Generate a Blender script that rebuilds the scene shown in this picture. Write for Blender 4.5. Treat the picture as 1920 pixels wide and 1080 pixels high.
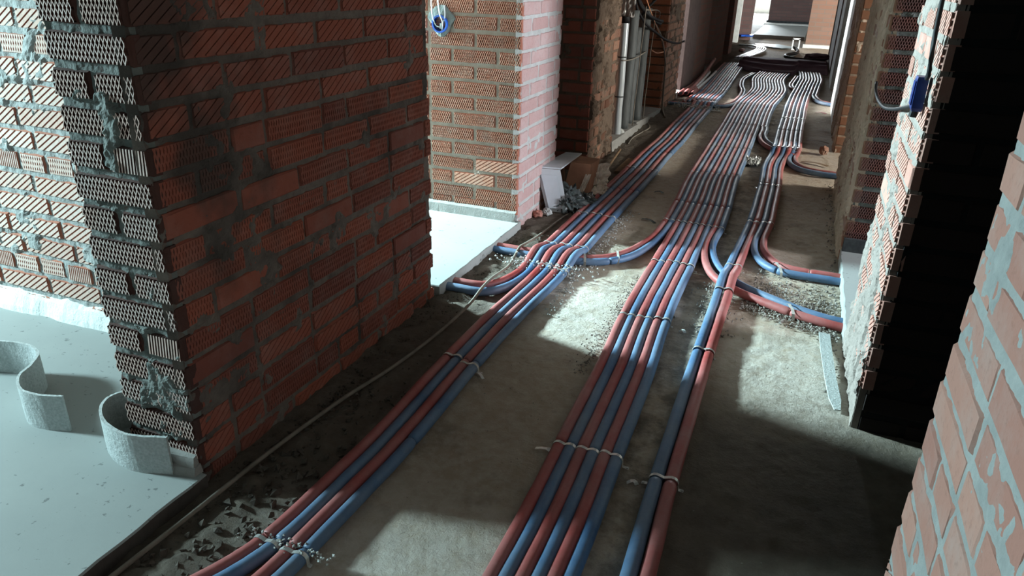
import bpy, bmesh, math, random
from mathutils import Vector, Matrix, noise
for o in list(bpy.data.objects): bpy.data.objects.remove(o)
sc = bpy.context.scene
COL = sc.collection
rnd = random.Random(7)

# ------------------------------------------------------------------ camera
cam = bpy.data.objects.new('camera', bpy.data.cameras.new('camera'))
COL.objects.link(cam)
cam.data.sensor_width = 36.0
cam.data.lens = 1369.92 / 1920 * 36.0
cam.data.clip_start = 0.02
CH = 1.32
_right = Vector((0.93043583, 0.36554433, 0.02581675))
_down = Vector((0.16901034, -0.36554433, -0.91532117))
_fwd = Vector((-0.3251533, 0.85601091, -0.40189632))
m = Matrix(((_right.x, -_down.x, -_fwd.x, 0), (_right.y, -_down.y, -_fwd.y, 0), (_right.z, -_down.z, -_fwd.z, CH), (0, 0, 0, 1)))
cam.matrix_world = m
sc.camera = cam

# ------------------------------------------------------------------ exposure, sky, window daylight, added fill lamps
sc.view_settings.view_transform = 'Standard'
sc.view_settings.look = 'None'
sc.view_settings.gamma = 1.0
sc.view_settings.exposure = 0.0
sc.view_settings.use_curve_mapping = False
w = bpy.data.worlds.new('overcast_sky'); sc.world = w; w.use_nodes = True
bg = w.node_tree.nodes['Background']
bg.inputs[0].default_value = (0.80, 0.93, 1.0, 1); bg.inputs[1].default_value = 3.0

def add_area_light(name, loc, aim, sx, sz, power, col=(0.80, 0.96, 1.0)):
    l = bpy.data.lights.new(name, 'AREA'); l.shape = 'RECTANGLE'; l.size = sx; l.size_y = sz
    l.energy = power; l.color = col
    o = bpy.data.objects.new(name, l); COL.objects.link(o); o.location = loc
    d = Vector(aim).normalized()
    o.rotation_euler = d.to_track_quat('-Z', 'Y').to_euler()
    return o
SKYC = (0.64, 0.93, 1.0)
add_area_light('daylight_west_near', (-4.78, 0.52, 1.52), (1, 0, 0), 0.30, 0.42, 320, SKYC)
add_area_light('daylight_west_second', (-4.78, 3.42, 1.58), (1, 0, 0), 0.26, 0.34, 1150, SKYC)
add_area_light('daylight_east', (4.98, 3.30, 1.50), (-1, 0, 0), 0.85, 1.25, 420, (0.88, 0.91, 1.0))
add_area_light('daylight_east_second', (3.98, 5.80, 1.50), (-1, 0, 0), 0.9, 1.2, 260, (1.0, 0.95, 0.86))
add_area_light('fill_end', (-3.9, 20.5, 1.45), (1, -.35, 0), 2.2, 1.6, 120, (0.9, 0.97, 1.0))  # added lamp, not a window; lifts the light level at the corridor end
add_area_light('daylight_far_end', (-2.25, 29.9, 1.55), (.08, -1, 0), 1.5, 2.2, 2300, (0.86, 0.95, 1.0))
add_area_light('fill_west_far', (-4.78, 8.72, 1.50), (1, 0, 0), 1.2, 1.4, 1700, (0.95, 0.97, 1.0))  # added unseen lamp to brighten the white pier and far corridor
add_area_light('fill_east_far', (3.98, 11.6, 1.50), (-1, 0, 0), 1.6, 1.4, 1000, (1.0, 0.97, 0.9))  # added unseen lamp, raises the far corridor's general light

# ------------------------------------------------------------------ materials
def mat(name, rough=0.85, metal=0.0, spec=0.3):
    M = bpy.data.materials.new(name); M.use_nodes = True
    nt = M.node_tree; b = nt.nodes['Principled BSDF']
    b.inputs['Roughness'].default_value = rough; b.inputs['Metallic'].default_value = metal
    b.inputs['Specular IOR Level'].default_value = spec
    return M, nt, b
def N(nt, t, **kw):
    n = nt.nodes.new(t)
    for k, v in kw.items(): setattr(n, k, v)
    return n
def noise_fac(nt, scale, detail=4, rough=0.6, lo=0.35, hi=0.65, vec=None, stretch=None):
    if vec is None: vec = N(nt, 'ShaderNodeNewGeometry').outputs['Position']
    if stretch:
        mp = N(nt, 'ShaderNodeMapping'); mp.inputs['Scale'].default_value = stretch
        nt.links.new(vec, mp.inputs[0]); vec = mp.outputs[0]
    n = N(nt, 'ShaderNodeTexNoise'); n.inputs['Scale'].default_value = scale; n.inputs['Detail'].default_value = detail
    n.inputs['Roughness'].default_value = rough; nt.links.new(vec, n.inputs['Vector'])
    r = N(nt, 'ShaderNodeMapRange'); r.inputs[1].default_value = lo; r.inputs[2].default_value = hi
    nt.links.new(n.outputs[0], r.inputs[0])
    return r.outputs[0], n.outputs[0]
def mix(nt, fac, a, b, mode='MIX'):
    n = N(nt, 'ShaderNodeMix', data_type='RGBA', blend_type=mode)
    for sock, v in ((n.inputs[0], fac), (n.inputs[6], a), (n.inputs[7], b)):
        if hasattr(v, 'links') or hasattr(v, 'is_linked'): nt.links.new(v, sock)
        elif isinstance(v, (int, float)): sock.default_value = v
        else: sock.default_value = (*v, 1)
    return n.outputs[2]
def bump(nt, b, h, strength=0.4, dist=0.01):
    n = N(nt, 'ShaderNodeBump'); n.inputs['Strength'].default_value = strength; n.inputs['Distance'].default_value = dist
    nt.links.new(h, n.inputs['Height']); nt.links.new(n.outputs[0], b.inputs['Normal'])
def mathn(nt, op, a, b=None):
    n = N(nt, 'ShaderNodeMath', operation=op)
    for s, v in ((n.inputs[0], a), (n.inputs[1], b)):
        if v is None: continue
        if isinstance(v, (int, float)): s.default_value = v
        else: nt.links.new(v, s)
    return n.outputs[0]

def near_y(nt):      # patchy darkening, stronger at the near upper end of the near pier
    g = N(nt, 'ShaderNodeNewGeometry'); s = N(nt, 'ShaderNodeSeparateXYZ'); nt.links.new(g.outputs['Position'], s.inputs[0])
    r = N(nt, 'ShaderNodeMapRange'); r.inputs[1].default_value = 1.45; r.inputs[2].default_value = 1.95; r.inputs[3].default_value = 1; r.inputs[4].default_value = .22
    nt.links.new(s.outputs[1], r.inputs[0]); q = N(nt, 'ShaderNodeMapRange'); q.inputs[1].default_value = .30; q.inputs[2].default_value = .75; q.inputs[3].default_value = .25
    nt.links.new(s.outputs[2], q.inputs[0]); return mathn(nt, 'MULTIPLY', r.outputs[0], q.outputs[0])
def mk_brick(name, c1, c2, dust=(0.36, 0.33, 0.30), dustamt=0.35, stain=None):
    M, nt, b = mat(name, 0.9)
    oi = N(nt, 'ShaderNodeObjectInfo')
    col = mix(nt, oi.outputs['Random'], c1, c2)
    f, raw = noise_fac(nt, 9, 5, 0.65, 0.45, 0.75)
    col = mix(nt, mathn(nt, 'MULTIPLY', f, dustamt), col, dust)
    f2, raw2 = noise_fac(nt, 70, 3, 0.7, 0.55, 0.72)
    col = mix(nt, mathn(nt, 'MULTIPLY', f2, 0.35), col, (c1[0] * .45, c1[1] * .45, c1[2] * .45))
    if stain:
        f3, _ = noise_fac(nt, 2.6, 4, 0.6, 0.52, 0.64)
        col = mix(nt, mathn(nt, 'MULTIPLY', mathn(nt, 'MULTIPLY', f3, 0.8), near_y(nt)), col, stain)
    nt.links.new(col, b.inputs['Base Color'])
    bump(nt, b, raw2, 0.35, 0.004)
    return M
def mk_mortar(name, c1, c2, stain=None):
    M, nt, b = mat(name, 0.95)
    f, raw = noise_fac(nt, 14, 6, 0.7, 0.35, 0.65)
    col = mix(nt, f, c1, c2)
    if stain:
        f3, _ = noise_fac(nt, 2.6, 4, 0.6, 0.48, 0.62)
        col = mix(nt, mathn(nt, 'MULTIPLY', f3, 0.8), col, stain)
    nt.links.new(col, b.inputs['Base Color'])
    _, r2 = noise_fac(nt, 90, 4, 0.75)
    bump(nt, b, r2, 0.6, 0.006)
    return M
def mk_plain(name, c1, c2=None, scale=20, rough=0.7, metal=0.0, spec=0.3, bumpscale=None, bstr=0.3, lo=.35, hi=.65, stretch=None):
    M, nt, b = mat(name, rough, metal, spec)
    f, raw = noise_fac(nt, scale, 5, 0.6, lo, hi, stretch=stretch)
    nt.links.new(mix(nt, f, c1, c2 or c1), b.inputs['Base Color'])
    if bumpscale:
        _, r2 = noise_fac(nt, bumpscale, 4, 0.7)
        bump(nt, b, r2, bstr, 0.005)
    return M
def mk_foam(name, c, deep, dust):
    M, nt, b = mat(name, 0.52, 0, 0.42)
    f, raw = noise_fac(nt, 7, 5, 0.65, 0.4, 0.7)
    col = mix(nt, f, c, deep)
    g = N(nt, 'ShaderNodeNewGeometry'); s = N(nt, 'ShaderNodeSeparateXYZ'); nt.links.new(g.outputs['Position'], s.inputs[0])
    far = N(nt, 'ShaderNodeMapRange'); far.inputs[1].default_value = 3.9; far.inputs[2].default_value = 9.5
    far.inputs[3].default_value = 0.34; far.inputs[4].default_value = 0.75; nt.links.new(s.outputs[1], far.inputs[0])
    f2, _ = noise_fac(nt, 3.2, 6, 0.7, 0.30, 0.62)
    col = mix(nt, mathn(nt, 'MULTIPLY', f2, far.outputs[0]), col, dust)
    nt.links.new(col, b.inputs['Base Color'])
    _, r2 = noise_fac(nt, 60, 3, 0.6)
    bump(nt, b, r2, 0.18, 0.004)
    return M

BR_RED = mk_brick('brick_red', (0.33, 0.10, 0.062), (0.20, 0.068, 0.05), dustamt=.18, stain=(0.05, 0.04, 0.034))
BR_WALL = mk_brick('brick_plain_faced', (0.42, 0.225, 0.175), (0.34, 0.165, 0.13), (0.40, 0.33, 0.30), .45)
BR_PALE = mk_brick('brick_pale', (0.52, 0.22, 0.16), (0.42, 0.165, 0.12), (0.42, 0.34, 0.30), .5)
BR_END = mk_brick('brick_dusty_lit', (0.72, 0.56, 0.50), (0.60, 0.42, 0.35), (0.66, 0.62, 0.58), .6)  # dusty ridge tops, painted paler for the grazing light
BR_GROOVE = mk_brick('brick_shade_groove', (0.085, 0.035, 0.026), (0.06, 0.028, 0.022), (0.07, 0.06, 0.055), .4)  # groove shade put into the colour as near-black brick
BR_BODY = mk_brick('brick_groove_warm', (0.42, 0.17, 0.11), (0.34, 0.13, 0.085), (0.25, 0.2, 0.17), .4)
BR_JAMB = mk_brick('brick_jamb', (0.30, 0.13, 0.105), (0.20, 0.10, 0.09), (0.18, 0.18, 0.18), .5)
BR_ROOM = mk_brick('brick_room', (0.66, 0.52, 0.45), (0.56, 0.40, 0.33), (0.6, 0.57, 0.53), .6)
BR_PINK = mk_brick('brick_pinkish', (0.49, 0.345, 0.325), (0.44, 0.285, 0.265), (0.52, 0.47, 0.46), .5)
BR_OJ = mk_brick('brick_orange_ridged', (0.62, 0.33, 0.23), (0.50, 0.24, 0.165), (0.55, 0.46, 0.39), .5)
BR_KNOB = mk_brick('brick_knobbly', (0.42, 0.22, 0.175), (0.34, 0.165, 0.13), (0.36, 0.31, 0.28), .4)
BR_ORANGE = mk_brick('brick_orange', (0.38, 0.17, 0.10), (0.30, 0.13, 0.08), (0.36, 0.30, 0.24), .35)
BR_SLOT = mk_brick('brick_slot', (0.27, 0.125, 0.07), (0.20, 0.095, 0.055), (0.2, 0.16, 0.12), .4)
BR_BROWN = mk_brick('brick_brown', (0.27, 0.14, 0.09), (0.22, 0.11, 0.075), (0.26, 0.22, 0.17), .6)
BR_SHADE = mk_brick('brick_shade', (0.022, 0.013, 0.011), (0.016, 0.011, 0.010), (0.015, 0.015, 0.015), .3)  # near-black: the shade on the pier's unlit side put into the colour
MO_GREY = mk_mortar('mortar_grey', (0.34, 0.36, 0.35), (0.25, 0.27, 0.26))
MO_COOL = mk_mortar('mortar_cool', (0.34, 0.36, 0.345), (0.26, 0.275, 0.265))
MO_WARM = mk_mortar('mortar_warm', (0.36, 0.305, 0.25), (0.27, 0.225, 0.185))
MO_PIER = mk_mortar('mortar_pier', (0.27, 0.235, 0.21), (0.20, 0.175, 0.155))
MO_LIGHT = mk_mortar('mortar_light', (0.50, 0.52, 0.50), (0.40, 0.42, 0.405))
MO_GREEN = mk_mortar('mortar_greenish', (0.17, 0.19, 0.175), (0.11, 0.125, 0.115))
MO_DARK = mk_mortar('mortar_stained', (0.20, 0.17, 0.145), (0.13, 0.11, 0.095), (0.045, 0.04, 0.035))
MO_BROWN = mk_mortar('mortar_brown', (0.155, 0.112, 0.08), (0.115, 0.083, 0.06))
MO_SHADE = mk_mortar('mortar_shade', (0.012, 0.012, 0.012), (0.008, 0.008, 0.008))  # near-black: shade in the openings and gaps put into the colour
PLASTER = mk_mortar('plaster_white', (0.78, 0.81, 0.78), (0.64, 0.68, 0.66))
CONC = mk_mortar('concrete', (0.30, 0.30, 0.28), (0.23, 0.23, 0.215))
CONC_DK = mk_mortar('concrete_dark', (0.15, 0.145, 0.135), (0.11, 0.105, 0.10))
FELT = mk_plain('felt_black', (0.035, 0.042, 0.045), (0.06, 0.07, 0.072), 30, 0.9)
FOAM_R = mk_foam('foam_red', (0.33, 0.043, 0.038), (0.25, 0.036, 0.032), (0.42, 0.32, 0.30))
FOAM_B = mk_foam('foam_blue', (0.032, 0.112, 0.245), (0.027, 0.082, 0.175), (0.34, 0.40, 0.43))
FOAM_W = mk_plain('pipe_white', (0.72, 0.75, 0.76), (0.55, 0.58, 0.6), 12, 0.35)
FOAM_G = mk_plain('foam_grey', (0.10, 0.112, 0.112), (0.06, 0.068, 0.068), 6, 0.6, stretch=(8, 8, 1))
STEEL = mk_plain('galvanised', (0.66, 0.68, 0.66), (0.50, 0.51, 0.49), 60, 0.35, 0.6)
TAPE = mk_plain('tape_clear', (0.50, 0.50, 0.46), (0.36, 0.35, 0.31), 40, 0.25, 0, 0.6)
BLACKPL = mk_plain('plastic_black', (0.010, 0.010, 0.011), None, 30, 0.65, 0, .2)
BLUEPL = mk_plain('plastic_blue', (0.01, 0.10, 0.55), (0.008, 0.07, 0.4), 30, 0.35, 0, .5)
BLUEDK = mk_plain('plastic_blue_deep', (0.006, 0.03, 0.16), (0.005, 0.02, 0.11), 30, 0.35, 0, .5)
FLEECE = mk_plain('foam_edging', (0.50, 0.54, 0.53), (0.36, 0.40, 0.39), 130, 0.6, 0, .4, 110, .8)
CABLE = mk_plain('cable_grey', (0.22, 0.195, 0.16), (0.14, 0.125, 0.10), 15, 0.7)
COPPER = mk_plain('wire_orange', (0.55, 0.25, 0.13), None, 30, 0.5)
CARD = mk_plain('cardboard', (0.42, 0.23, 0.14), (0.33, 0.175, 0.11), 10, 0.85)
CARDP = mk_plain('paper_torn', (0.72, 0.64, 0.54), (0.5, 0.43, 0.35), 12, 0.85)
WHITEPL = mk_plain('panel_white', (0.66, 0.71, 0.74), (0.56, 0.61, 0.64), 6, 0.5)
BAG = mk_plain('bag_film', (0.10, 0.12, 0.118), (0.035, 0.045, 0.045), 14, 0.22, 0, .7)
TARP = mk_plain('film_brown', (0.23, 0.14, 0.175), (0.17, 0.105, 0.135), 3, 0.95, 0, .08)
WOOD = mk_plain('wood_stick', (0.20, 0.13, 0.075), (0.14, 0.09, 0.05), 20, 0.8)
CRUMB = mk_mortar('crumb', (0.33, 0.31, 0.28), (0.14, 0.12, 0.10))
CRUMB_DK = mk_mortar('crumb_dark', (0.105, 0.09, 0.073), (0.055, 0.046, 0.037))
EARTH = mk_mortar('earth_stain', (0.085, 0.075, 0.066), (0.055, 0.048, 0.042))
CRUMB_LT = mk_mortar('crumb_light', (0.52, 0.54, 0.52), (0.34, 0.36, 0.34))

def mk_floor():
    M, nt, b = mat('floor_dirt', 0.9)
    g = N(nt, 'ShaderNodeNewGeometry'); s = N(nt, 'ShaderNodeSeparateXYZ'); nt.links.new(g.outputs['Position'], s.inputs[0])
    f, r1 = noise_fac(nt, 1.6, 7, 0.6, 0.35, 0.65)
    col = mix(nt, f, (0.44, 0.365, 0.275), (0.32, 0.26, 0.195))
    f, _ = noise_fac(nt, 22, 6, 0.7, 0.4, 0.7)
    col = mix(nt, mathn(nt, 'MULTIPLY', f, .5), col, (0.54, 0.50, 0.44))
    f, _ = noise_fac(nt, 5, 5, 0.7, 0.55, 0.72)
    col = mix(nt, mathn(nt, 'MULTIPLY', f, .7), col, (0.15, 0.12, 0.09))
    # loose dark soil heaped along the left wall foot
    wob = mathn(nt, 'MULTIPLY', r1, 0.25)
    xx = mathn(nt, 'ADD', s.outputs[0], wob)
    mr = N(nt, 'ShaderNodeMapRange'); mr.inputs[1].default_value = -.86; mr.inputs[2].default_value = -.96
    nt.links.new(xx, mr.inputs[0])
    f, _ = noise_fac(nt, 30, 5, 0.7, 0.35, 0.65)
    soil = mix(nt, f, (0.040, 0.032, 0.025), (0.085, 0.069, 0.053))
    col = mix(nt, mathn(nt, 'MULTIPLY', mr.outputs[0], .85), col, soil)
    # darker floor tone between the right pair and the right wall, and beside the bundles
    mx = N(nt, 'ShaderNodeMapRange'); mx.inputs[1].default_value = -.20; mx.inputs[2].default_value = -.05; nt.links.new(mathn(nt, 'ADD', s.outputs[0], mathn(nt, 'MULTIPLY', r1, .12)), mx.inputs[0])
    my = N(nt, 'ShaderNodeMapRange'); my.inputs[1].default_value = 2.85; my.inputs[2].default_value = 2.30; nt.links.new(mathn(nt, 'ADD', s.outputs[1], mathn(nt, 'MULTIPLY', r1, .5)), my.inputs[0])
    f, _ = noise_fac(nt, 12, 6, 0.7, 0.3, 0.7)
    floor_dark = mix(nt, f, (0.055, 0.045, 0.035), (0.13, 0.108, 0.083))
    col = mix(nt, mathn(nt, 'MULTIPLY', mathn(nt, 'MULTIPLY', mx.outputs[0], my.outputs[0]), .9), col, floor_dark)
    b1 = N(nt, 'ShaderNodeMapRange'); b1.inputs[1].default_value = .14; b1.inputs[2].default_value = .05
    nt.links.new(mathn(nt, 'ABSOLUTE', mathn(nt, 'ADD', s.outputs[0], .27)), b1.inputs[0])
    f, _ = noise_fac(nt, 9, 6, 0.7, 0.42, 0.6)
    col = mix(nt, mathn(nt, 'MULTIPLY', mathn(nt, 'MULTIPLY', b1.outputs[0], f), .8), col, (0.12, 0.10, 0.078))
    # whitish cement tone painted to brighten the floor's pools of window light
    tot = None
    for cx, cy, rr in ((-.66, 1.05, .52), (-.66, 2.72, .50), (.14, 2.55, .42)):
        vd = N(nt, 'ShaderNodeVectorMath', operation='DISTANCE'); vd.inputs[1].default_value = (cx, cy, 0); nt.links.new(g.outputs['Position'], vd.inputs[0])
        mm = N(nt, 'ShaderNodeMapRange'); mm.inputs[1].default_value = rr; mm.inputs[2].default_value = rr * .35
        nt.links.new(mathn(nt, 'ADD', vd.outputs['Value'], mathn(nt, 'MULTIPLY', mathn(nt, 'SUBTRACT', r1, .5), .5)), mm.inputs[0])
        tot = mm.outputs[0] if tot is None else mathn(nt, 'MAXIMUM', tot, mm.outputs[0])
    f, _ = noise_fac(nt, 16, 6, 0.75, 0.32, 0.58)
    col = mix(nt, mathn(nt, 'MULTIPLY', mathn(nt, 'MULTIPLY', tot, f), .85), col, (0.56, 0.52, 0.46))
    nt.links.new(col, b.inputs['Base Color'])
    _, ra = noise_fac(nt, 45, 8, 0.72)
    _, rb = noise_fac(nt, 11, 5, 0.6)
    bump(nt, b, mathn(nt, 'ADD', ra, mathn(nt, 'MULTIPLY', rb, 1.5)), 0.75, 0.012)
    return M
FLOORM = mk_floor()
def mk_screed():
    M, nt, b = mat('screed', 0.8)
    f, _ = noise_fac(nt, 1.3, 5, 0.6, 0.35, 0.65)
    col = mix(nt, f, (0.32, 0.345, 0.33), (0.27, 0.295, 0.285))
    f, r = noise_fac(nt, 48, 3, 0.6, 0.655, 0.70)
    col = mix(nt, mathn(nt, 'MULTIPLY', f, .7), col, (0.10, 0.11, 0.11))
    nt.links.new(col, b.inputs['Base Color'])
    _, r = noise_fac(nt, 35, 6, 0.7); bump(nt, b, r, 0.12, 0.005)
    return M
SCREED = mk_screed()
def mk_brickwall(name, c1, c2, mo, rot):      # brickwork too far off to tell the bricks apart
    M, nt, b = mat(name, 0.9)
    tc = N(nt, 'ShaderNodeNewGeometry'); sp = N(nt, 'ShaderNodeSeparateXYZ'); nt.links.new(tc.outputs['Position'], sp.inputs[0])
    cb = N(nt, 'ShaderNodeCombineXYZ'); nt.links.new(sp.outputs[1 if rot else 0], cb.inputs[0]); nt.links.new(sp.outputs[2], cb.inputs[1])
    t = N(nt, 'ShaderNodeTexBrick'); nt.links.new(cb.outputs[0], t.inputs['Vector'])
    t.inputs['Scale'].default_value = 1; t.inputs['Brick Width'].default_value = .265; t.inputs['Row Height'].default_value = .08
    t.inputs['Mortar Size'].default_value = .007; t.inputs['Color1'].default_value = (*c1, 1); t.inputs['Color2'].default_value = (*c2, 1)
    t.inputs['Mortar'].default_value = (*mo, 1)
    f, r = noise_fac(nt, 5, 5, 0.65, 0.4, 0.7)
    col = mix(nt, mathn(nt, 'MULTIPLY', f, .5), t.outputs['Color'], mo)
    nt.links.new(col, b.inputs['Base Color'])
    inv = mathn(nt, 'SUBTRACT', r, mathn(nt, 'MULTIPLY', t.outputs['Fac'], 1.0))
    bump(nt, b, inv, 0.5, 0.01)
    return M
BWY = mk_brickwall('brickwork_along', (0.22, 0.10, 0.075), (0.18, 0.085, 0.065), (0.15, 0.12, 0.10), True)
BWX = mk_brickwall('brickwork_across', (0.33, 0.16, 0.105), (0.27, 0.125, 0.09), (0.22, 0.18, 0.145), False)
BWD = mk_brickwall('brickwork_dusk', (0.19, 0.115, 0.105), (0.15, 0.09, 0.085), (0.13, 0.105, 0.10), False)

# ------------------------------------------------------------------ mesh helpers
class MB:
    def __init__(s): s.v = []; s.f = []; s.mi = []; s.cur = 0
    def add(s, vs, fs):
        o = len(s.v); s.v += [tuple(v) for v in vs]; s.f += [tuple(i + o for i in f) for f in fs]; s.mi += [s.cur] * len(fs)
    def box(s, x0, x1, y0, y1, z0, z1):
        vs = [(x0, y0, z0), (x1, y0, z0), (x1, y1, z0), (x0, y1, z0), (x0, y0, z1), (x1, y0, z1), (x1, y1, z1), (x0, y1, z1)]
        s.add(vs, [(0, 3, 2, 1), (4, 5, 6, 7), (0, 1, 5, 4), (1, 2, 6, 5), (2, 3, 7, 6), (3, 0, 4, 7)])
    def mesh(s, name, mats, smooth=False):
        me = bpy.data.meshes.new(name); me.from_pydata(s.v, [], s.f)
        for mm in (mats if isinstance(mats, (list, tuple)) else [mats]): me.materials.append(mm)
        me.polygons.foreach_set('material_index', s.mi)
        if smooth: me.polygons.foreach_set('use_smooth', [True] * len(me.polygons))
        me.update(); return me
    def build(s, name, mats, parent=None, smooth=False):
        return link(name, s.mesh(name, mats, smooth), parent)
def link(name, data, parent=None):
    o = bpy.data.objects.new(name, data); COL.objects.link(o)
    if parent is not None: o.parent = parent
    return o
def tag(o, label=None, cat=None, group=None, kind=None):
    if label: o['label'] = label
    if cat: o['category'] = cat
    if group: o['group'] = group
    if kind: o['kind'] = kind
    return o
def empty(name, loc=(0, 0, 0)):
    o = link(name, None); o.location = loc; o.empty_display_size = .05; return o
def catmull(pts, step):
    pts = [Vector(p) for p in pts]
    if len(pts) == 2: pts = [pts[0], (pts[0] + pts[1]) / 2, pts[1]]
    P = [pts[0] * 2 - pts[1]] + pts + [pts[-1] * 2 - pts[-2]]
    out = []
    for i in range(1, len(P) - 2):
        a, b, c, d = P[i - 1], P[i], P[i + 1], P[i + 2]
        n = max(2, int((c - b).length / step))
        for k in range(n):
            t = k / n
            out.append(0.5 * (2 * b + (c - a) * t + (2 * a - 5 * b + 4 * c - d) * t * t + (3 * b - a - 3 * c + d) * t ** 3))
    out.append(pts[-1]); return out
def tube(mb, pts, r, sides=12, cap=True, rad=None, flat=1.0):
    n = len(pts); base = len(mb.v); vs = []; fs = []
    for i, p in enumerate(pts):
        t = (pts[min(i + 1, n - 1)] - pts[max(i - 1, 0)])
        if t.length < 1e-9: t = Vector((0, 1, 0))
        t.normalize()
        up = Vector((0, 0, 1)) if abs(t.z) < .9 else Vector((1, 0, 0))
        sx = t.cross(up).normalized(); sz = sx.cross(t)
        rr = rad(i / (n - 1)) if rad else r
        for k in range(sides):
            a = 2 * math.pi * k / sides
            vs.append(p + sx * math.cos(a) * rr + sz * math.sin(a) * rr * flat)
    for i in range(n - 1):
        for k in range(sides):
            k2 = (k + 1) % sides
            fs.append((i * sides + k, i * sides + k2, (i + 1) * sides + k2, (i + 1) * sides + k))
    if cap:
        fs.append(tuple(range(sides - 1, -1, -1))); fs.append(tuple((n - 1) * sides + k for k in range(sides)))
    mb.add(vs, fs)
def curve_obj(name, pts, r, m_, parent=None, step=.03, sides=8):
    mb = MB(); tube(mb, catmull(pts, step), r, sides); return mb.build(name, m_, parent, True)

# ------------------------------------------------------------------ bricks
BH = 0.065; PITCH = 0.08; Z0 = 0.062
def clip_poly(poly, x0, x1, z0, z1):
    def cl(p, ins, inter):
        out = []
        for i in range(len(p)):
            a, b = p[i], p[(i + 1) % len(p)]
            if ins(a): out.append(a)
            if ins(a) != ins(b): out.append(inter(a, b))
        return out
    def ix(x): return lambda a, b: (x, a[1] + (b[1] - a[1]) * (x - a[0]) / (b[0] - a[0]))
    def iz(z): return lambda a, b: (a[0] + (b[0] - a[0]) * (z - a[1]) / (b[1] - a[1]), z)
    for ins, it in ((lambda p: p[0] >= x0, ix(x0)), (lambda p: p[0] <= x1, ix(x1)), (lambda p: p[1] >= z0, iz(z0)), (lambda p: p[1] <= z1, iz(z1))):
        if len(poly) < 3: return []
        poly = cl(poly, ins, it)
    return poly if len(poly) >= 3 else []
def bar(mb, p, q, wd, x0, x1, z0, z1, yb, yt):
    d = Vector((q[0] - p[0], q[1] - p[1])).normalized(); nn = Vector((-d.y, d.x)) * wd / 2
    lo = clip_poly([(p[0] + nn.x, p[1] + nn.y), (q[0] + nn.x, q[1] + nn.y), (q[0] - nn.x, q[1] - nn.y), (p[0] - nn.x, p[1] - nn.y)], x0, x1, z0, z1)
    if not lo: return
    cx = sum(a for a, _ in lo) / len(lo); n = len(lo)
    vs = [(a, yb, c) for a, c in lo] + [(a, yt, c) for a, c in lo]
    top = [tuple(range(n, 2 * n))]; fs = [(i, (i + 1) % n, n + (i + 1) % n, n + i) for i in range(n)]
    ar = sum(lo[i][0] * lo[(i + 1) % n][1] - lo[(i + 1) % n][0] * lo[i][1] for i in range(n))
    if ar < 0: fs = [tuple(reversed(f)) for f in fs]; top = [tuple(reversed(f)) for f in top]
    mb.cur = 0; mb.add(vs, fs); mb.cur = 1; o_ = len(mb.v) - 2 * n
    for f in top: mb.f.append(tuple(i + o_ for i in f)); mb.mi.append(1)
_bm = {}; BODY = {'brick_dusty_lit': BR_GROOVE, 'brick_jamb': BR_GROOVE, 'brick_room': BR_BODY, 'brick_orange_ridged': BR_BODY}
def brick_mesh(L, style, material, var, D=0.04):
    key = (round(L, 3), style, material.name, var, D)
    if key in _bm: return _bm[key]
    R = random.Random(sum(map(ord, style)) * 131 + round(L * 1000) * 7 + var)
    mb = MB(); rec = {'smooth': 0.0, 'diamond': .007, 'vert': .006}.get(style, .0045)
    c = 0.006; j = lambda a: R.uniform(-a, a)
    # body: back rim, side rim, (mid points) chamfered front
    def ring(y, ins, jit):
        xs = [ins, L * .33, L * .67, L - ins]
        bot = [(x, y, ins + j(jit)) for x in xs]; top = [(x, y, BH - ins + j(jit)) for x in reversed(xs)]
        r_ = bot + top
        return [(p[0] + j(jit), p[1] + j(jit * .4), p[2]) for p in r_]
    r0 = ring(D, 0.0, 0); r1 = ring(rec + c, 0.0, .0012); r2 = ring(rec, c * .7, .0015)
    vs = r0 + r1 + r2; fs = []
    for a in (0, 8):
        for k in range(8):
            k2 = (k + 1) % 8
            fs.append((a + k, a + k2, a + 8 + k2, a + 8 + k))
    fs += [(16, 17, 22, 23), (17, 18, 21, 22), (18, 19, 20, 21), (7, 6, 5, 4, 3, 2, 1, 0)]
    mb.add(vs, fs); mb.cur = 1
    x0, x1, z0, z1 = .004, L - .004, .004, BH - .004
    if style == 'diamond':
        sp = .0115; sl = .42; o = R.uniform(0, sp)
        for sgn in (1, -1):
            x = -BH * sl - sp + o
            while x < L + BH * sl:
                a = (x, 0) if sgn > 0 else (x + BH * sl, 0); b = (x + BH * sl, BH) if sgn > 0 else (x, BH)
                bar(mb, a, b, 0.0024, x0, x1, z0, z1, rec, 0.0 if sgn > 0 else 0.0003); x += sp
    elif style == 'vert':
        x = .006 + R.uniform(0, .004)
        while x < L - .004:
            bar(mb, (x, 0), (x + .006, BH), .0045, x0, x1, z0, z1, rec, 0.0); x += .0095
    elif style in ('diag', 'diagfine'):
        sp, sl, wd = (.030, 1.55, .0112) if style == 'diag' else (.034, 1.5, .0160)
        x = -BH * sl - .01 + R.uniform(0, .03)
        while x < L + .02:
            bar(mb, (x, 0), (x + BH * sl, BH), wd, x0, x1, z0, z1, rec, 0.0); x += sp
    elif style == 'mesh':
        sp = .0105; sl = .28; o = R.uniform(0, sp)
        for sgn in (1, -1):
            x = -BH * sl - sp + o
            while x < L + BH * sl:
                a = (x, 0) if sgn > 0 else (x + BH * sl, 0); b = (x + BH * sl, BH) if sgn > 0 else (x, BH)
                bar(mb, a, b, .0048, x0, x1, z0, z1, rec, 0.0016 if sgn > 0 else 0.0019); x += sp
    me = mb.mesh('brick', [BODY.get(material.name, material), material]); _bm[key] = me; return me

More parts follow.
